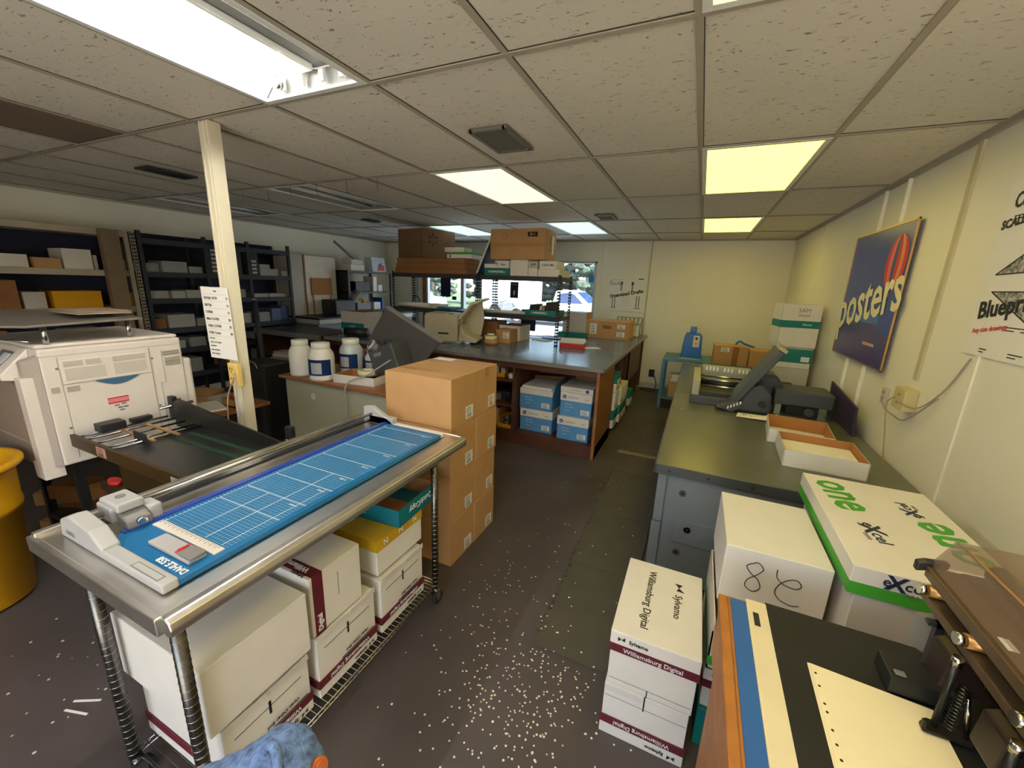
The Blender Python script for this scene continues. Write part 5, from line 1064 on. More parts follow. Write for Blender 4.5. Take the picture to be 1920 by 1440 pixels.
t = thing('stitcher_machine', 'bright blue upright stitching machine with white plate on the blue table', 'machine', (-.02, 6.3, BZ))
MB().box(-.16, .13, -.14, .16, 0, .02, grey_plastic).build('foot_plate', t, bevel=.003)
MB().prism([(-.14, -.12, .02), (.13, -.12, .02), (.11, -.12, .33), (.08, -.12, .36), (-.1, -.12, .36), (-.12, -.12, .3)], blue_paint, (0, .24, 0)).build('machine_body', t, bevel=.01)
MB().box(-.055, .03, -.08, .06, .36, .45, blue_paint).build('top_block', t, bevel=.008)
mb = MB(); mb.box(.0, .08, -.124, -.119, .18, .34, white_plastic); mb.cyl((.04, -.128, .3), (.04, -.123, .3), .018, black_ink, n=16); mb.cyl((.04, -.127, .23), (.04, -.123, .23), .01, red_ink, n=12); mb.build('control_plate', t)
mb = MB(); mb.box(-.15, -.11, -.14, -.1, .02, .07, blue_paint); mb.box(.1, .14, -.14, -.1, .02, .07, blue_paint); mb.build('clamp_feet', t, bevel=.004)
t = plain_box('kraft_carton', 'tan carton with white label on the blue table, left of the pair', 'box', .25, .66, 6.02, 6.35, BZ, BZ+.25, kraft); label_patch(t, (-.07, -.166, .2), X, Z, .1, .06); mb = MB(); mb.box(.02, .09, -.1665, -.165, 0, .25, kraft_dark); mb.build('tape_strip', t)
t = plain_box('kraft_carton', 'tan carton with white label on the blue table, right of the pair', 'box', .67, 1.03, 6.02, 6.35, BZ, BZ+.22, kraft); label_patch(t, (.1, -.166, .15), X, Z, .12, .06)
o = MB().tube(spline([(.5, 6.1, BZ+.27), (.54, 6.1, BZ+.32), (.6, 6.1, BZ+.29), (.72, 6.1, BZ+.255)]), .012, blue_paint).build('blue_stapler', None); tag(o, 'small blue tool lying on the tan cartons', 'tool')
o = MB().box(-.09, .09, -.05, .05, 0, .08, black_plastic).build('black_part', None, bevel=.02); o.location = (.83, 4.6, KZ+.001); tag(o, 'black bundle on the cabinet before the white carton pile', 'part')

# ---------------------------------------------------------------- posters, outlets and conduits
t = thing('framed_poster', 'blue framed poster reading posters with a striped hot air balloon', 'poster', (XR, 3.81, 1.21)); 
MB().box(-.03, -.022, -.53, .53, 0, .92, mat('night_blue', srgb(30, 66, 170), .3, var=.1, scale=2)).build('poster_sheet', t)
mb = MB()
for a in ((-.535, -.525, -.005, .925), (.525, .535, -.005, .925)): mb.box(-.033, -.024, a[0], a[1], a[2], a[3], brass)
mb.box(-.033, -.024, -.535, .535, -.005, .005, brass); mb.box(-.033, -.024, -.535, .535, .915, .925, brass); mb.build('frame', t); MB().box(-.022, 0, -.3, .3, .3, .6, grey_card).build('wall_mount', t)
mb = MB(); mb.prism([(-.0305, -.525, .005), (-.0305, .525, .005), (-.0305, .525, .2), (-.0305, .1, .3), (-.0305, -.525, .22)], mat('dusk_purple', srgb(62, 56, 130), .3), (-.0004, 0, 0)); mb.prism([(-.0306, .525, .28), (-.0306, .525, .34), (-.0306, -.3, .34), (-.0306, -.3, .28)], mat('mid_blue', srgb(40, 110, 195), .3), (-.0004, 0, 0)); mb.build('painted_horizon', t)
LW = -Y
balloon = thing  # painted balloon stays on the sheet
mb = MB(); cyb, czb = -.35, .68
cols = [red_ink, mat('poster_pink', srgb(235, 100, 110), .3), jar_blue, red_ink, mat('poster_orange', srgb(235, 130, 90), .3), red_ink]
for k in range(6):
    a0, a1 = -1+2*k/6, -1+2*(k+1)/6; R0 = .155
    pts = []
    for q in range(9):
        th = -PI/2*.75+PI*.9*q/8; pts.append((-.0312, cyb-a0*R0*math.cos(th), czb+R0*1.15*math.sin(th)))
    for q in range(8, -1, -1):
        th = -PI/2*.75+PI*.9*q/8; pts.append((-.0312, cyb-a1*R0*math.cos(th), czb+R0*1.15*math.sin(th)))
    mb.prism(pts, cols[k], (-.0003, 0, 0))
mb.box(-.032, -.0312, cyb-.02, cyb+.02, czb-.22, czb-.19, mid_wood); mb.build('balloon_print', t)
cream_ink = mat('cream_ink', srgb(238, 230, 190), .3)
text('lettering', 'posters', .44, cream_ink, t, (-.0318, -.0, .43), LW+Z*.18, Z+Y*.18, .008, sx=.86)
mb = MB(); mb.cyl((-.032, -.2, .18), (-.0314, -.2, .18), .0, cream_ink) if False else mb.box(-.0318, -.0312, -.22, -.215, .05, .3, red_ink); mb.box(-.0318, -.0312, -.33, -.12, .13, .15, mat('poster_glow', srgb(205, 170, 160), .3)); mb.build('printed_lights', t)
mb = MB()
for i in range(26): a, b = random.uniform(-.1, .5), random.uniform(.45, .9); mb.box(-.0316, -.0312, a, a+.004, b, b+.004, white_ink)
mb.build('printed_stars', t)
# blueprint poster (lies on the wall)
t = thing('blueprint_poster', 'large white poster reading Blueprints with black line triangles on the right wall', 'poster', (XR-.004, 2.48, 1.44))
MB().box(-.006, .0, -1.1, .06, 0, .72, paper).build('poster_sheet', t)
def pl(mb, a, b, c, d, m=black_ink): mb.box(-.0075, -.006, a, b, c, d, m)
mb = MB(); hatch = mat('hatch_print', (.05, .05, .05), .7); n_ = hatch.node_tree.nodes; hatch.node_tree.nodes['Color Ramp'].color_ramp.elements[0].color = (.02, .02, .02, 1); n_['Color Ramp'].color_ramp.elements[1].color = (.7, .68, .62, 1); n_['Noise Texture'].inputs['Scale'].default_value = 55
def tri(a, b, c): mb.prism([(-.0068, *a), (-.0068, *b), (-.0068, *c)], hatch, (-.0004, 0, 0))
tri((-.02, .34), (-.9, .36), (-.55, .62)); tri((-.03, .27), (-.8, .27), (-.5, .06)); mb.build('shaded_drawing', t)
mb = MB()
for (p, q) in (((-.02, .34), (-.9, .36)), ((-.9, .36), (-.55, .62)), ((-.55, .62), (-.02, .34)), ((-.03, .27), (-.8, .27)), ((-.8, .27), (-.5, .06)), ((-.5, .06), (-.03, .27))):
    p, q = Vector((-.0075, *p)), Vector((-.0075, *q)); dd = (q-p).normalized(); pn_ = Vector((0, -dd.z, dd.y))*.0025; mb.prism([p-pn_, q-pn_, q+pn_, p+pn_], black_ink, (-.0005, 0, 0))
for i in range(34):
    a = random.uniform(-1.0, .0); b = random.choice([.03, .09, .13, .3, .32, .46, .5, .57]); w_ = random.uniform(.03, .09); pl(mb, a-w_, a, b, b+.004); pl(mb, a-w_*.6, a, b-.012, b-.008)
mb.build('printed_lines', t)
text('lettering', 'Blueprints', .1, black_ink, t, (-.0065, .02, .185), Vector((0, -1, .16)), Vector((0, .16, 1)), .003, align='LEFT')
text('lettering', 'Construction Documents', .085, black_ink, t, (-.0065, .0, .63), Vector((0, -1, .05)), Vector((0, .05, 1)), .002, align='LEFT', sx=.8)
text('lettering', 'SCALE DRAWINGS', .05, black_ink, t, (-.0065, .04, .54), Vector((0, -1, .1)), Vector((0, .1, 1)), .002, align='LEFT')
text('lettering', 'Any size drawings', .03, red_ink, t, (-.0065, .02, .1), Vector((0, -1, .16)), Vector((0, .16, 1)), .0003, align='LEFT')
t = thing('drafting_poster', 'white poster reading Oversized Drafts with line figures on the far wall', 'poster', (-1.16, YF-.012, 1.28))
MB().box(-.29, .29, -.006, 0, 0, .56, paper).build('poster_sheet', t)
text('lettering', 'Oversized Drafts', .08, black_ink, t, (0, -.0065, .29), Vector((1, 0, .2)), Vector((-.2, 0, 1)), .003); text('lettering', 'Easily', .09, grey_ink, t, (-.19, -.0065, .46), X, Z, 0); text('lettering', 'We print it BIG', .025, grey_ink, t, (-.17, -.0065, .52), X, Z, 0); 
mb = MB(); mb.box(.18, .26, -.0075, -.006, .53, .545, black_ink)
for s in (-1, 1):
    for (a, b, c, d) in ((s*.2-.03, s*.2-.015, .06, .26), (s*.2+.01, s*.2+.025, .06, .26), (s*.2-.06, s*.2+.05, .05, .06), (s*.09-.01, s*.09+.01, .34, .48), (s*.09-.02, s*.09+.02, .44, .49)): mb.box(a, b, -.0072, -.006, c, d, grey_ink)
for q in range(4): mb.box(-.08, .08, -.0072, -.006, .1+.04*q, .102+.04*q, grey_ink)
mb.build('printed_figures', t)
def outlet(label, loc, rz, w, h, m, d=.05):
    t = thing('wall_outlet', label, 'outlet', loc, rz); MB().box(-w/2, w/2, -d, 0, 0, h, m).build('outlet_box', t, bevel=.004)
    mb = MB()
    for z in (h*.25, h*.62):
        for x in (-.012, .008): mb.box(x, x+.004, -d-.001, -d, z, z+.015, black_ink)
    mb.build('sockets', t); return t
outlet('beige surface outlet box on the right wall under the diagonal batten', (XR-.0, 2.87, 1.07), PI/2*-1, .13, .12, outlet_beige, .06)
outlet('small white cable outlet on the right wall left of the beige outlet box', (XR, 3.18, 1.03), -PI/2, .06, .1, pale_panel, .02)
outlet('dark outlet low on the far wall beside the island', (-.6, YF-.012, .2), 0, .09, .13, sign_black, .02)
c = thing('wall_cable', 'thin pale cables sagging between outlets on the right wall', 'cord', (0, 0, 0))
MB().tube(spline([(XR-.07, 2.83, 1.12), (XR-.04, 2.7, 1.12), (XR-.01, 2.58, 1.24), (XR-.006, 2.46, 1.42)]), .004, cable_grey).build('cable', c)
MB().tube(spline([(XR-.025, 3.17, 1.05), (XR-.03, 3.08, 1.02), (XR-.03, 2.95, 1.01), (XR-.03, 2.8, 1.03), (XR-.012, 2.6, 1.2)]), .004, cable_grey).build('cable', c)
MB().tube(spline([(XR-.06, 2.9, 1.13), (XR-.08, 2.93, 1.08), (XR-.08, 2.85, .9), (XR-.04, 2.84, .62)]), .003, cable_tan).build('cable', c)
for k, (y, z0, z1) in enumerate(((3.62, .7, H-.02), (3.99, .7, H-.02))):
    o = MB().box(XR-.022, XR, y-.014, y+.014, z0, z1, wall_paint).build('conduit', None, bevel=.003); tag(o, 'pale conduit running down the right wall behind the blue poster, %s' % ('right one', 'left one')[k], 'conduit')
o = MB().tube(spline([(-.56, YF-.05, .26), (-.5, 7.05, .1), (-.55, 6.95, .01), (-.75, 7.0, .01), (-.62, 7.08, .012), (-.35, 6.95, .01)]), .007, black_plastic).build('floor_cable'); tag(o, 'black cable looped on the floor by the far wall outlet', 'cord')

# ---------------------------------------------------------------- foreground right: cartons
t, lid = paper_case('paper_case', 'white paper case with maroon printed band, top of the front floor stack', 'box', (.015, 1.48, .237), .3, .445, .237, lid_h=.085)
text('lettering', 'Williamsburg Digital', .041, black_ink, lid, (-.045, .0, .237), -Y, X, .0002)
text('lettering', 'Sylvamo', .04, black_ink, lid, (.062, .0, .237), -Y, X, .0002); mb = MB(); logo_mark(mb, (.062, .11, .237), -Y, X, .045); mb.build('brand_mark', lid)
mb = MB(); mb.box(-.14, .14, -.2195, -.2185, .028, .0295, grey_ink); mb.box(-.006, -.002, -.2195, -.2185, .0, .03, black_ink); mb.build('flap_slot', t)
t, lid = paper_case('paper_case', 'upside-down white paper case with maroon band, bottom of the front floor stack', 'box', (.01, 1.48, 0), .3, .445, .235, flip=True, lid_h=.085)
mb = MB(); mb.box(-.005, .0, -.2195, -.218, .17, .236, black_ink); mb.box(-.142, .142, -.2195, -.2187, .178, .1795, grey_ink); mb.build('flap_slot', t)
mb = MB(); mb.prism([(-.146, -.2185, .2), (-.01, -.2185, .2), (-.012, -.223, .226), (-.144, -.223, .23)], white_card, (0, .002, 0)); mb.build('loose_flap', t)
def teal_case(lab, loc, h, lidband):
    t, lid = paper_case('paper_case', lab, 'box', loc, .3, .4, h, band=maroon if lidband else None, lid_h=.1 if lidband else h*.45, brand='Williamsburg Digital' if lidband else None)
    mb = MB(); mb.box(-.1, .1, -.2005, -.1985, .02, h-.1 if lidband else h*.52, teal); mb.build('teal_panel', t); return t
plain_box('teal_case', 'teal paper carton at the bottom of the second floor stack', 'box', .19, .49, 1.37, 1.79, 0, .17, teal, tape=False)
teal_case('teal paper case under a white maroon-banded lid beside the front stack', (.34, 1.58, .172), .19, True)
t = thing('open_case', 'open white case with green band under the hand-numbered box', 'box', (.34, 1.58, .364)); mb = MB(); w, d, h = .3, .44, .2
for (a, b, c_, e_, hh) in ((-w/2, w/2, -d/2, -d/2+.005, .16), (-w/2, w/2, d/2-.005, d/2, h), (-w/2, -w/2+.005, -d/2, d/2, h), (w/2-.005, w/2, -d/2, d/2, h)): mb.box(a, b, c_, e_, 0, hh, grey_card)
mb.box(-w/2, w/2, -d/2, d/2, 0, .005, grey_card); mb.build('box_walls', t)
mb = MB(); mb.box(-w/2-.001, w/2+.001, -d/2-.0015, d/2, .02, .055, green); mb.box(-w/2-.0012, -w/2, -d/2, d/2, .02, .18, green) if False else None; mb.build('green_band', t)
MB().box(-.12, .13, -.19, .19, .006, .1, paper).build('paper_stack', t)
t = plain_box('numbered_box', 'white box with a large handwritten 8 and curl on its side', 'box', .2, .515, 1.475, 1.9, .567, .8, white_card, tape=False, seam=False)
mk = mat('marker_ink', (.03, .03, .03), .7)
def scrawl(par, pts, r=.0016, nm='marker_writing'): return MB().tube(spline(pts, 10), r, mk, 6).build(nm, par)
yy = -.2135
scrawl(t, [(-.06, yy, .19), (-.085, yy, .17), (-.07, yy, .145), (-.045, yy, .125), (-.035, yy, .095), (-.055, yy, .075), (-.08, yy, .09), (-.075, yy, .118), (-.05, yy, .145), (-.035, yy, .17), (-.05, yy, .19), (-.062, yy, .19)])
scrawl(t, [(.005, yy, .185), (.008, yy, .155), (.03, yy, .135), (.065, yy, .13), (.08, yy, .145), (.065, yy, .163), (.04, yy, .155), (.018, yy, .13), (.01, yy, .1), (.025, yy, .075), (.06, yy, .062), (.085, yy, .068)])
# the green banded case and box under it
plain_box('white_carton', 'plain grey-white carton under the large green-banded case', 'box', .545, .9, 1.4, 2.05, .3, .79, grey_card, tape=False)
plain_box('white_carton', 'plain white carton on the floor under the green-banded case stack', 'box', .55, .9, 1.42, 2.05, 0, .298, white_card, tape=False)
t = thing('green_case', 'large flat white case with green band and big green lettering on its lid', 'box', (.735, 1.745, .792), 0)
w, d, h = .42, .7, .095
lid = MB().box(-w/2, w/2, -d/2, d/2, 0, h, white_card).build('lid', t, bevel=.003)
mb = MB(); mb.box(-w/2-.001, w/2+.001, -d/2-.001, d/2+.001, .0, .04, green); mb.build('green_band', lid)
text('lettering', 'one', .2, green, lid, (-.105, .17, h), Vector((.12, -1, 0)), Vector((1, .12, 0)), .004, sx=.85)
text('lettering', 'one', .2, green, lid, (.12, -.06, h), Vector((.12, -1, 0))*-1, Vector((1, .12, 0))*-1, .004, sx=.85)
def excel(p, r, u, s):
    r = Vector(r).normalized(); u = Vector(u).normalized(); p = Vector(p)
    text('lettering', 'e', s, navy_ink, lid, p-r*s*.95, r, u, .0006); text('lettering', 'X', s*1.5, navy_ink, lid, p-r*s*.45-u*s*.05, r, u, .002); text('lettering', 'cel', s, navy_ink, lid, p+r*s*.55, r, u, .0006); text('lettering', 'one', s*.5, grey_ink, lid, p+r*s*.5-u*s*.6, r, u, .0)
excel((-.085, -.11, h), (.12, -1, 0), (1, .12, 0), .058); excel((.09, .15, h), (-.12, 1, 0), (-1, -.12, 0), .05)
excel((-.085, -d/2-.001, .066), X, Z, .043); 

# ---------------------------------------------------------------- punch table and machine
QZ = .8
t = thing('punch_table', 'oak-sided work table with blue, cream and black board top in the near right corner', 'table', (0, 0, 0))
mb = MB(); mb.box(.165, .19, .25, 1.2, QZ-.03, QZ-.004, oak); mb.box(.17, .19, .27, 1.18, .62, QZ-.03, oak); mb.build('oak_edge', t, bevel=.004)
MB().box(.19, 1.1, .25, 1.2, QZ-.03, QZ-.006, oak).build('table_top', t)
mb = MB(); mb.box(.185, .21, .28, 1.15, .04, QZ-.03, oak)
mb.box(.21, .23, .3, .33, .04, QZ-.03, oak); mb.box(.21, 1.0, 1.1, 1.12, .04, QZ-.03, oak); mb.build('side_panel', t)
MB().box(.196, .235, .25, 1.19, QZ-.006, QZ, board_blue).build('blue_strip', t)
MB().box(.235, .285, .25, 1.2, QZ-.006, QZ+.004, cream_board).build('cream_strip', t)
MB().box(.285, 1.1, .25, 1.21, QZ-.006, QZ+.002, black_board).build('black_board', t)
MB().box(.248, .262, 1.1, 1.15, QZ+.004, QZ+.005, sign_black).build('small_sticker', t)
t = thing('paper_stack', 'cream paper stack with punched holes along its left edge on the black board', 'paper', (0, 0, QZ+.002))
for k in range(3): MB().prism([(.34+.003*k, .4, .002*k), (.352+.002*k, 1.03-.002*k, .002*k), (.575, 1.01, .002*k), (.56, .4, .002*k)], cream_paper, (0, 0, .0017)).build('sheet', t)
mb = MB()
for y in (1.0, .965, .92, .9, .86, .83, .8, .76): mb.cyl((.362, y, .0056), (.362, y, .0062), .0028, black_ink, n=10)
mb.build('punched_holes', t)
t = thing('paper_punch', 'heavy brown multi-hole paper punch with smoky clear cover in the near right corner', 'machine', (0, 0, QZ+.008))
P0 = QZ+.008
def zz_(z): return z-P0
mb = MB(); mb.box(.7, 1.05, .45, 1.2, .0, .03, punch_brown); mb.box(.86, 1.05, .4, 1.2, .03, .26, punch_brown); mb.build('base_casting', t, bevel=.008)
punch_dark = mat('punch_dark', srgb(44, 34, 30), .4, .2, var=.15)
# head rail along y with plates
mb = MB(); mb.prism([(.56, .55, .235), (.62, .55, .235), (.62, .55, .26), (.56, .55, .26)], punch_rail, (0, .6, 0)); mb.build('front_rail', t, bevel=.003)
mb = MB(); mb.prism([(.565, .55, .18), (.6, .55, .18), (.6, .55, .2), (.565, .55, .2)], punch_rail, (0, .6, 0)); mb.build('lower_rail', t, bevel=.002)
mb = MB(); mb.prism([(.6, .5, .18), (.86, .5, .12), (.9, .5, .26), (.63, .5, .25)], punch_brown, (0, .68, 0)); mb.build('head_casting', t, bevel=.01)
for y in (.62, .8, .97, 1.12):
    mb = MB(); mb.cyl((.56, y, .215), (.63, y, .215), .014, brass, n=16); mb.cyl((.545, y, .215), (.56, y, .215), .012, chrome, n=12); mb.build('rail_bolt', t)
for y in (.66, .83, 1.0):
    mb = MB(); mb.prism([(.545, y-.035, .095), (.70, y-.035, .085), (.74, y-.035, .17), (.6, y-.035, .19), (.55, y-.035, .165)], punch_dark, (0, .07, 0)); br = mb.build('punch_bracket', t, bevel=.005)
    MB().cyl((.552, y-.045, .012), (.552, y-.045, .17), .006, black_metal, n=14).build('punch_pin', br)
    MB().cyl((.552, y-.045, .165), (.552, y-.045, .185), .009, chrome, n=10).build('pin_head', br)
    mb = MB(); mb.tube([(.575+.0085*math.cos(a*.9), y-.045+.0085*math.sin(a*.9), .015+a*.0012) for a in range(0, 90)], .0013, dark_chrome, 5); mb.build('spring', br)
    mb = MB(); mb.prism([(.53, y-.062, .004), (.63, y-.062, .004), (.66, y-.03, .004), (.62, y-.03, .004), (.545, y-.03, .004), (.53, y-.045, .004)], black_metal, (0, 0, .006)); mb.prism([(.527, y-.062, .008), (.535, y-.062, .008), (.53, y-.062, .03), (.526, y-.062, .03)], black_metal, (0, .006, 0)); mb.build('foot_plate', br)
    MB().cyl((.60, y-.05, .01), (.585, y-.045, .10), .0045, chrome, n=10).build('side_pin', br)
    mb = MB(); mb.cyl((.61, y-.036, .13), (.61, y-.04, .13), .007, chrome, n=10); mb.build('set_screw', br)
mb = MB(); mb.prism([(.58, 1.17, 0.03), (.60, 1.17, 0.03), (.61, 1.17, .13), (.575, 1.17, .12)], mat('smoke_plate', srgb(150, 145, 135), .25, var=.1, alpha=.75), (.04, -.035, 0)); mb.build('clear_guard', t)
mb = MB(); mb.box(.585, .60, 1.1, 1.115, .02, .15, dark_steel); mb.box(.57, .60, 1.1, 1.115, .14, .15, dark_steel); mb.build('guide_hook', t)
mb = MB(); mb.box(.5, .62, 1.02, 1.1, 0, .04, black_plastic); mb.box(.51, .53, 1.03, 1.045, .04, .044, grey_ink); mb.build('side_guide', t, bevel=.004)
for y in (1.15, .72): MB().prism([(.545, y, .24), (.575, y, .25), (.6, y, .26), (.6, y, .275), (.56, y, .27), (.545, y, .262)], black_plastic, (0, .018, 0)).build('cover_clip', t, bevel=.003)
mb = MB(); mb.prism([(.57, .5, .262), (.6, .5, .33), (.605, .5, .33), (.578, .5, .26)], acrylic, (0, .66, 0)); mb.prism([(.6, .5, .33), (.86, .5, .335), (.86, .5, .331), (.602, .5, .326)], acrylic, (0, .66, 0)); mb.prism([(.57, 1.156, .262), (.6, 1.156, .33), (.86, 1.156, .335), (.86, 1.156, .262)], acrylic, (0, .004, 0)); mb.build('clear_cover', t)
mb = MB(); mb.cyl((.66, .52, .29), (.66, 1.12, .29), .022, black_metal, n=20); mb.build('drive_roller', t)
mb = MB(); mb.cyl((.66, .9, .29), (.66, .98, .29), .0228, paper, n=20, cap=False); mb.cyl((.637, .86, .3), (.6365, .86, .3), .012, white_ink, n=14); mb.build('paper_label', t)
text('lettering', '8', .02, black_ink, t, (.6363, .86, .3), -Y, Z, .0006)
mb = MB(); mb.box(.575, .59, .9, .93, .266, .268, white_ink); mb.box(.6, .604, .5, 1.12, .332, .335, brass); mb.build('cover_edge_glint', t)  # brass-coloured strip paints the highlight along the cover edge
mb = MB(); mb.box(.8, .95, .98, 1.1, .34, .38, grey_plastic); mb.cyl((.8, .98, .36), (.8, 1.1, .36), .02, grey_plastic_dark, n=16); mb.build('switch_box', t, bevel=.006)
MB().cyl((.9, 1.0, .26), (.9, 1.0, .345), .05, punch_brown, n=20).build('motor_housing', t)

# ---------------------------------------------------------------- floor mats, strip, confetti
for k, (y0, y1, lab) in enumerate(((1.5, 2.15, 'nearest'), (2.155, 2.8, 'middle'), (2.805, 3.6, 'farthest'))):
    x0, x1 = -.5-.015*k, -.12 if k else -.16
    pts = [(x1, y0, 0), (x1, y1, 0), (x0, y1, 0)]
    n = int((y1-y0)/.05); yy = y1
    for i in range(n):
        a = y1-(y1-y0)*i/n; b = y1-(y1-y0)*(i+.5)/n; c_ = y1-(y1-y0)*(i+1)/n
        pts += [(x0-.022, a, 0), (x0-.022, b, 0), (x0, b, 0), (x0, c_, 0)]
    o = MB().prism(pts, mat_grey, (0, 0, .01)).build('floor_mat'); o.location = (0, 0, .001); tag(o, 'dark foam floor mat with jigsaw edge in the aisle, %s one' % lab, 'mat', 'jigsaw floor mats in the aisle')
o = MB().box(-.58, -.12, 4.06, 4.12, .0005, .006, tan_strip).build('floor_strip'); tag(o, 'tan threshold strip lying across the aisle floor', 'strip')
o = MB()
rnd = random.Random(3)
def inside(x, y):
    if -1.95 < x < -1.02 and .2 < y < 1.75: return rnd.random() < .3
    if -1.62 < x < -1.13 and 1.7 < y < 2.4: return False
    if -.15 < x < .2 and 1.25 < y < 1.72: return False
    if x > -.12 and y > 2.1: return False
    if x < -.72 and y > 3.6: return False
    if x > .15 and y < 2.1: return False
    return True
def dot(x, y, r=None):
    z = .0125 if (-.53 < x < -.12 and 1.48 < y < 3.62) else .0012
    r = r or rnd.uniform(.0032, .005); vs = [o.bm.verts.new((x+r*math.cos(2*PI*k/7), y+r*math.sin(2*PI*k/7), z+rnd.uniform(0, .001))) for k in range(7)]
    o._f(vs, conf[0 if rnd.random() < .98 else 1])
conf = [mat('confetti_white', srgb(235, 230, 220), .7), mat('confetti_pink', srgb(220, 170, 150), .7)]
N = 0
while N < 300:
    x, y = rnd.gauss(-.42, .16), rnd.gauss(1.22, .22)
    if inside(x, y) and y > .5 and (y < 1.5 or x < -.5 or rnd.random() < .2): dot(x, y); N += 1
while N < 430:
    x, y = rnd.gauss(-.72, .22), rnd.gauss(1.45, .45)
    if inside(x, y) and x > -1.05 and (x < -.5 or rnd.random() < .2): dot(x, y); N += 1
while N < 480:
    x, y = rnd.uniform(-1.0, .0), rnd.uniform(1.0, 5.5)
    if inside(x, y): dot(x, y, rnd.uniform(.003, .006)); N += 1
while N < 520:
    x, y = rnd.uniform(-2.7, -1.8), rnd.uniform(.2, .8)
    if inside(x, y): dot(x, y, rnd.uniform(.002, .006)); N += 1
o = o.build('paper_confetti'); tag(o, 'white hole-punch paper dots scattered over the dark floor', 'confetti', kind='stuff')
for k, (x, y, r) in enumerate(((-1.98, .42, .3), (-2.0, .46, .5))):
    q = MB().box(-.05, .05, -.004, .004, 0, .002, paper).build('paper_strip'); q.location = (x, y, .002); q.rotation_euler = (0, 0, r); tag(q, 'thin white paper strip on the floor left of the steel table', 'paper', 'paper strips on the left floor')

# ---------------------------------------------------------------- photographer's denim cuff at the lower edge
t = thing('person', 'person in a washed blue denim jacket, only the folded sleeve with copper button in view', 'person', (0, 0, 0))
def ray(px_, py_, d): return Vector((0, 0, CZ)) + (F + R*((px_-960)/FPX) - U*((py_-720)/FPX))*d
bm = bmesh.new(); rings = []
path = [(330, 1560, .47, .05), (420, 1522, .465, .05), (500, 1482, .46, .05), (540, 1454, .46, .05), (566, 1450, .46, .034), (577, 1456, .462, .016)]
pts = [ray(a, b, d) for a, b, d, r in path]
mb = MB(); ptsd = []; rr = []
rs = [p[3] for p in path]
full = spline(pts, 6); radii = []
for i in range(len(full)):
    f = i/6; a = int(min(f, len(rs)-1)); b = min(a+1, len(rs)-1); radii.append((rs[a]+(rs[b]-rs[a])*(f-a))*(1+.05*math.sin(i*1.9)))
mb.tube(full, radii, denim, 28); sl = mb.build('denim_sleeve', t)
sm = sl.modifiers.new('sub', 'SUBSURF'); sm.levels = 2; sm.render_levels = 2
c0 = ray(505, 1400, .405); c1 = ray(560, 1372, .45)
seam_pts = [ray(496, 1404, .45), ray(508, 1396, .43), ray(518, 1410, .415), ray(524, 1450, .405)]
MB().tube(spline(seam_pts, 6), .005, denim, 8).build('sleeve_seam', t)
bp_ = ray(600, 1436, .432); bd = (Vector((0, 0, CZ))-bp_).normalized(); bd = (bd+R*.7).normalized()
mb = MB(); mb.cyl(bp_-bd*.006, bp_+bd*.002, .0085, copper, n=24); mb.cyl(bp_+bd*.002, bp_+bd*.0035, .005, copper, n=20); mb.build('copper_button', t, bevel=.0008)

# ---------------------------------------------------------------- window signs and the street outside
for (x, z, w, h, m, nm, lab) in ((-4.83, 1.36, .24, .42, sign_navy, 'window_sign', 'dark navy sheet hanging in the left part of the shop window'), (-3.27, 1.4, .17, .3, sign_black, 'window_sign', 'black open hours sign hanging in the shop window behind the rack'), (-4.62, 1.3, .1, .07, sign_black, 'window_sign', 'small black sticker in the shop window right of the navy sheet'), (-1.79, 1.74, .1, .12, sticker_blue, 'window_sticker', 'small blue sticker at the right edge of the shop window'), (-2.95, .8, .3, .4, sign_navy, 'window_sign', 'dark navy sheet low in the shop window under the rack')):
    t = thing(nm, lab, 'sign', (x, YF+.04, z)); MB().box(-w/2, w/2, -.002, .002, 0, h, m).build('sheet', t)
    if m is sign_black and h > .2: text('lettering', 'OPEN', .04, grey_plastic, t, (0, -.003, h-.05), X, Z); mb = MB(); mb.box(-.012, .012, -.003, -.002, .06, .14, white_ink); mb.build('icon', t)
gz = -.2
struct(MB().box(-60, 30, YF+.15, 26, gz-.05, gz, asphalt).build('trim_7'))
struct(MB().box(-25, 25, -22, YB-.14, -.06, -.01, mat('bounce_concrete', srgb(226, 214, 192), .9)).build('bounce_ground'))  # unseen pale ground, added to bounce sunlight through the back windows
o = MB().box(-70, 40, 26, 60, gz-.05, gz+.02, grass_mat).build('grass_verge'); tag(o, 'dark grass verge beyond the street', 'grass', kind='stuff')
def tree(x, y, h, r, m, lab):
    t = thing('street_tree', lab, 'tree', (x, y, gz+.02), 0, 'trees across the street')
    mb = MB(); mb.tube([(0, 0, 0), (.1, 0, h*.3), (0, .1, h*.7)], [.22, .16, .08], bark, 10); mb.build('trunk', t)
    bm = bmesh.new()
    rg = random.Random(int(x*10))
    for i in range(150):
        c = Vector((max(-1.2, min(1.2, rg.gauss(0, r*.5))), max(-1, min(1, rg.gauss(0, r*.3))), max(.9, h*.42+rg.gauss(0, h*.28)))); bmesh.ops.create_icosphere(bm, subdivisions=1, radius=rg.uniform(.15, .4)*r*.5, matrix=Matrix.Translation(c) @ Matrix.Diagonal((1, 1, .7, 1)))
    for v in bm.verts: v.co += Vector([rg.uniform(-.08, .08) for _ in range(3)])*r*.4
    me = bpy.data.meshes.new('crown'); bm.to_mesh(me); bm.free(); me.materials.append(m); ob = bpy.data.objects.new('crown', me); COL.objects.link(ob); ob.parent = t
for k in range(12):
    x = -31+2.95*k; tree(x, 28+random.uniform(-1, 3), random.uniform(6, 9), 2.6, leaf if k % 2 else leaf2, 'dense street tree across the road, number %d from the left' % (k+1))
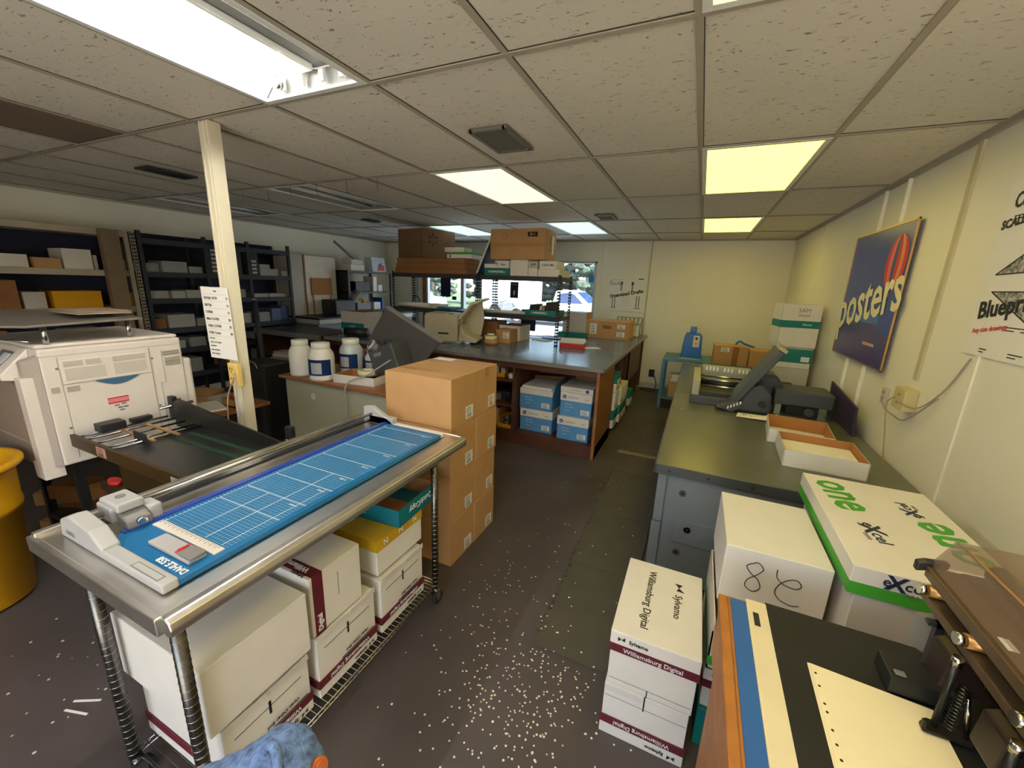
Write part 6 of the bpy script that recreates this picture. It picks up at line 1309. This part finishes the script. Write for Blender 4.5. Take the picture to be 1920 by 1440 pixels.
# pickup truck
t = thing('pickup_truck', 'white pickup truck parked outside the shop window', 'truck', (-5.25, 18, gz))
prof = [(-3.6, .42), (-3.6, 1.0), (-1.0, 1.02), (-.95, 1.05), (-.8, 1.62), (-.2, 1.68), (.15, 1.6), (.72, 1.12), (1.55, 1.0), (1.72, .85), (1.75, .42)]
mb = MB(); mb.prism([(a, 0, b) for a, b in prof], car_white, (0, 1.8, 0)); mb.build('truck_body', t, bevel=.06, seg=3)
mb = MB(); mb.prism([(-.68, -.012, 1.08), (-.62, -.012, 1.5), (-.2, -.012, 1.56), (.08, -.012, 1.5), (.5, -.012, 1.1)], car_glass, (0, .02, 0)); mb.prism([(.16, .12, 1.56), (.7, .12, 1.13), (.74, .12, 1.15), (.2, .12, 1.6)], car_glass, (0, 1.56, 0)); mb.build('truck_windows', t)
for x in (-2.7, 1.05):
    for y in (-.02, 1.6):
        mb = MB(); mb.cyl((x, y, .36), (x, y+.22, .36), .36, rubber, n=28); mb.cyl((x, y-.005, .36), (x, y+.02, .36), .22, grey_plastic, n=20); mb.build('wheel', t)
mb = MB(); mb.box(1.5, 1.74, -.015, .3, .78, .92, jar_clear); mb.build('headlight', t, bevel=.02)
mb = MB(); mb.box(-.35, -.33, -.01, .0, .5, 1.05, grey_ink); mb.box(-.05, .05, -.016, -.01, .92, .95, grey_ink); mb.box(.4, .42, -.01, 0, .5, 1.05, grey_ink); mb.build('door_lines', t)
t = thing('white_trailer', 'white box trailer parked outside behind the steel rack', 'trailer', (-10.6, 22, gz))
MB().box(-1.5, 1.5, 0, 2.4, .4, 2.05, car_white).build('trailer_body', t, bevel=.04)
for x in (-.6, .6): mb = MB(); mb.cyl((x, -.02, .33), (x, .2, .33), .33, rubber, n=24); mb.cyl((x, -.03, .33), (x, 0, .33), .18, grey_plastic, n=18); mb.build('wheel', t)
mb = MB(); mb.box(-1.3, -.9, -.01, 0, 1.5, 1.7, jar_clear); [mb.box(-.5, .5, -.01, 0, 1.0+.12*i, 1.03+.12*i, grey_plastic) for i in range(3)]; mb.build('trailer_lettering', t)
t = thing('white_car', 'white car body low in the left shop window', 'car', (-16.5, 20, gz)); mb = MB(); mb.prism([(a, 0, b) for a, b in [(-2.2, .3), (-2.2, .85), (-1.4, .95), (-.8, 1.35), (.6, 1.35), (1.2, .95), (2.1, .8), (2.2, .3)]], car_white, (0, 1.7, 0)); mb.build('car_body', t, bevel=.06)
mb = MB(); mb.prism([(-1.15, -.012, .98), (-.72, -.012, 1.28), (.52, -.012, 1.28), (.95, -.012, .98)], car_glass, (0, .02, 0)); mb.build('car_windows', t)
for x in (-1.4, 1.4): mb = MB(); mb.cyl((x, -.02, .32), (x, .2, .32), .32, rubber, n=24); mb.build('wheel', t)
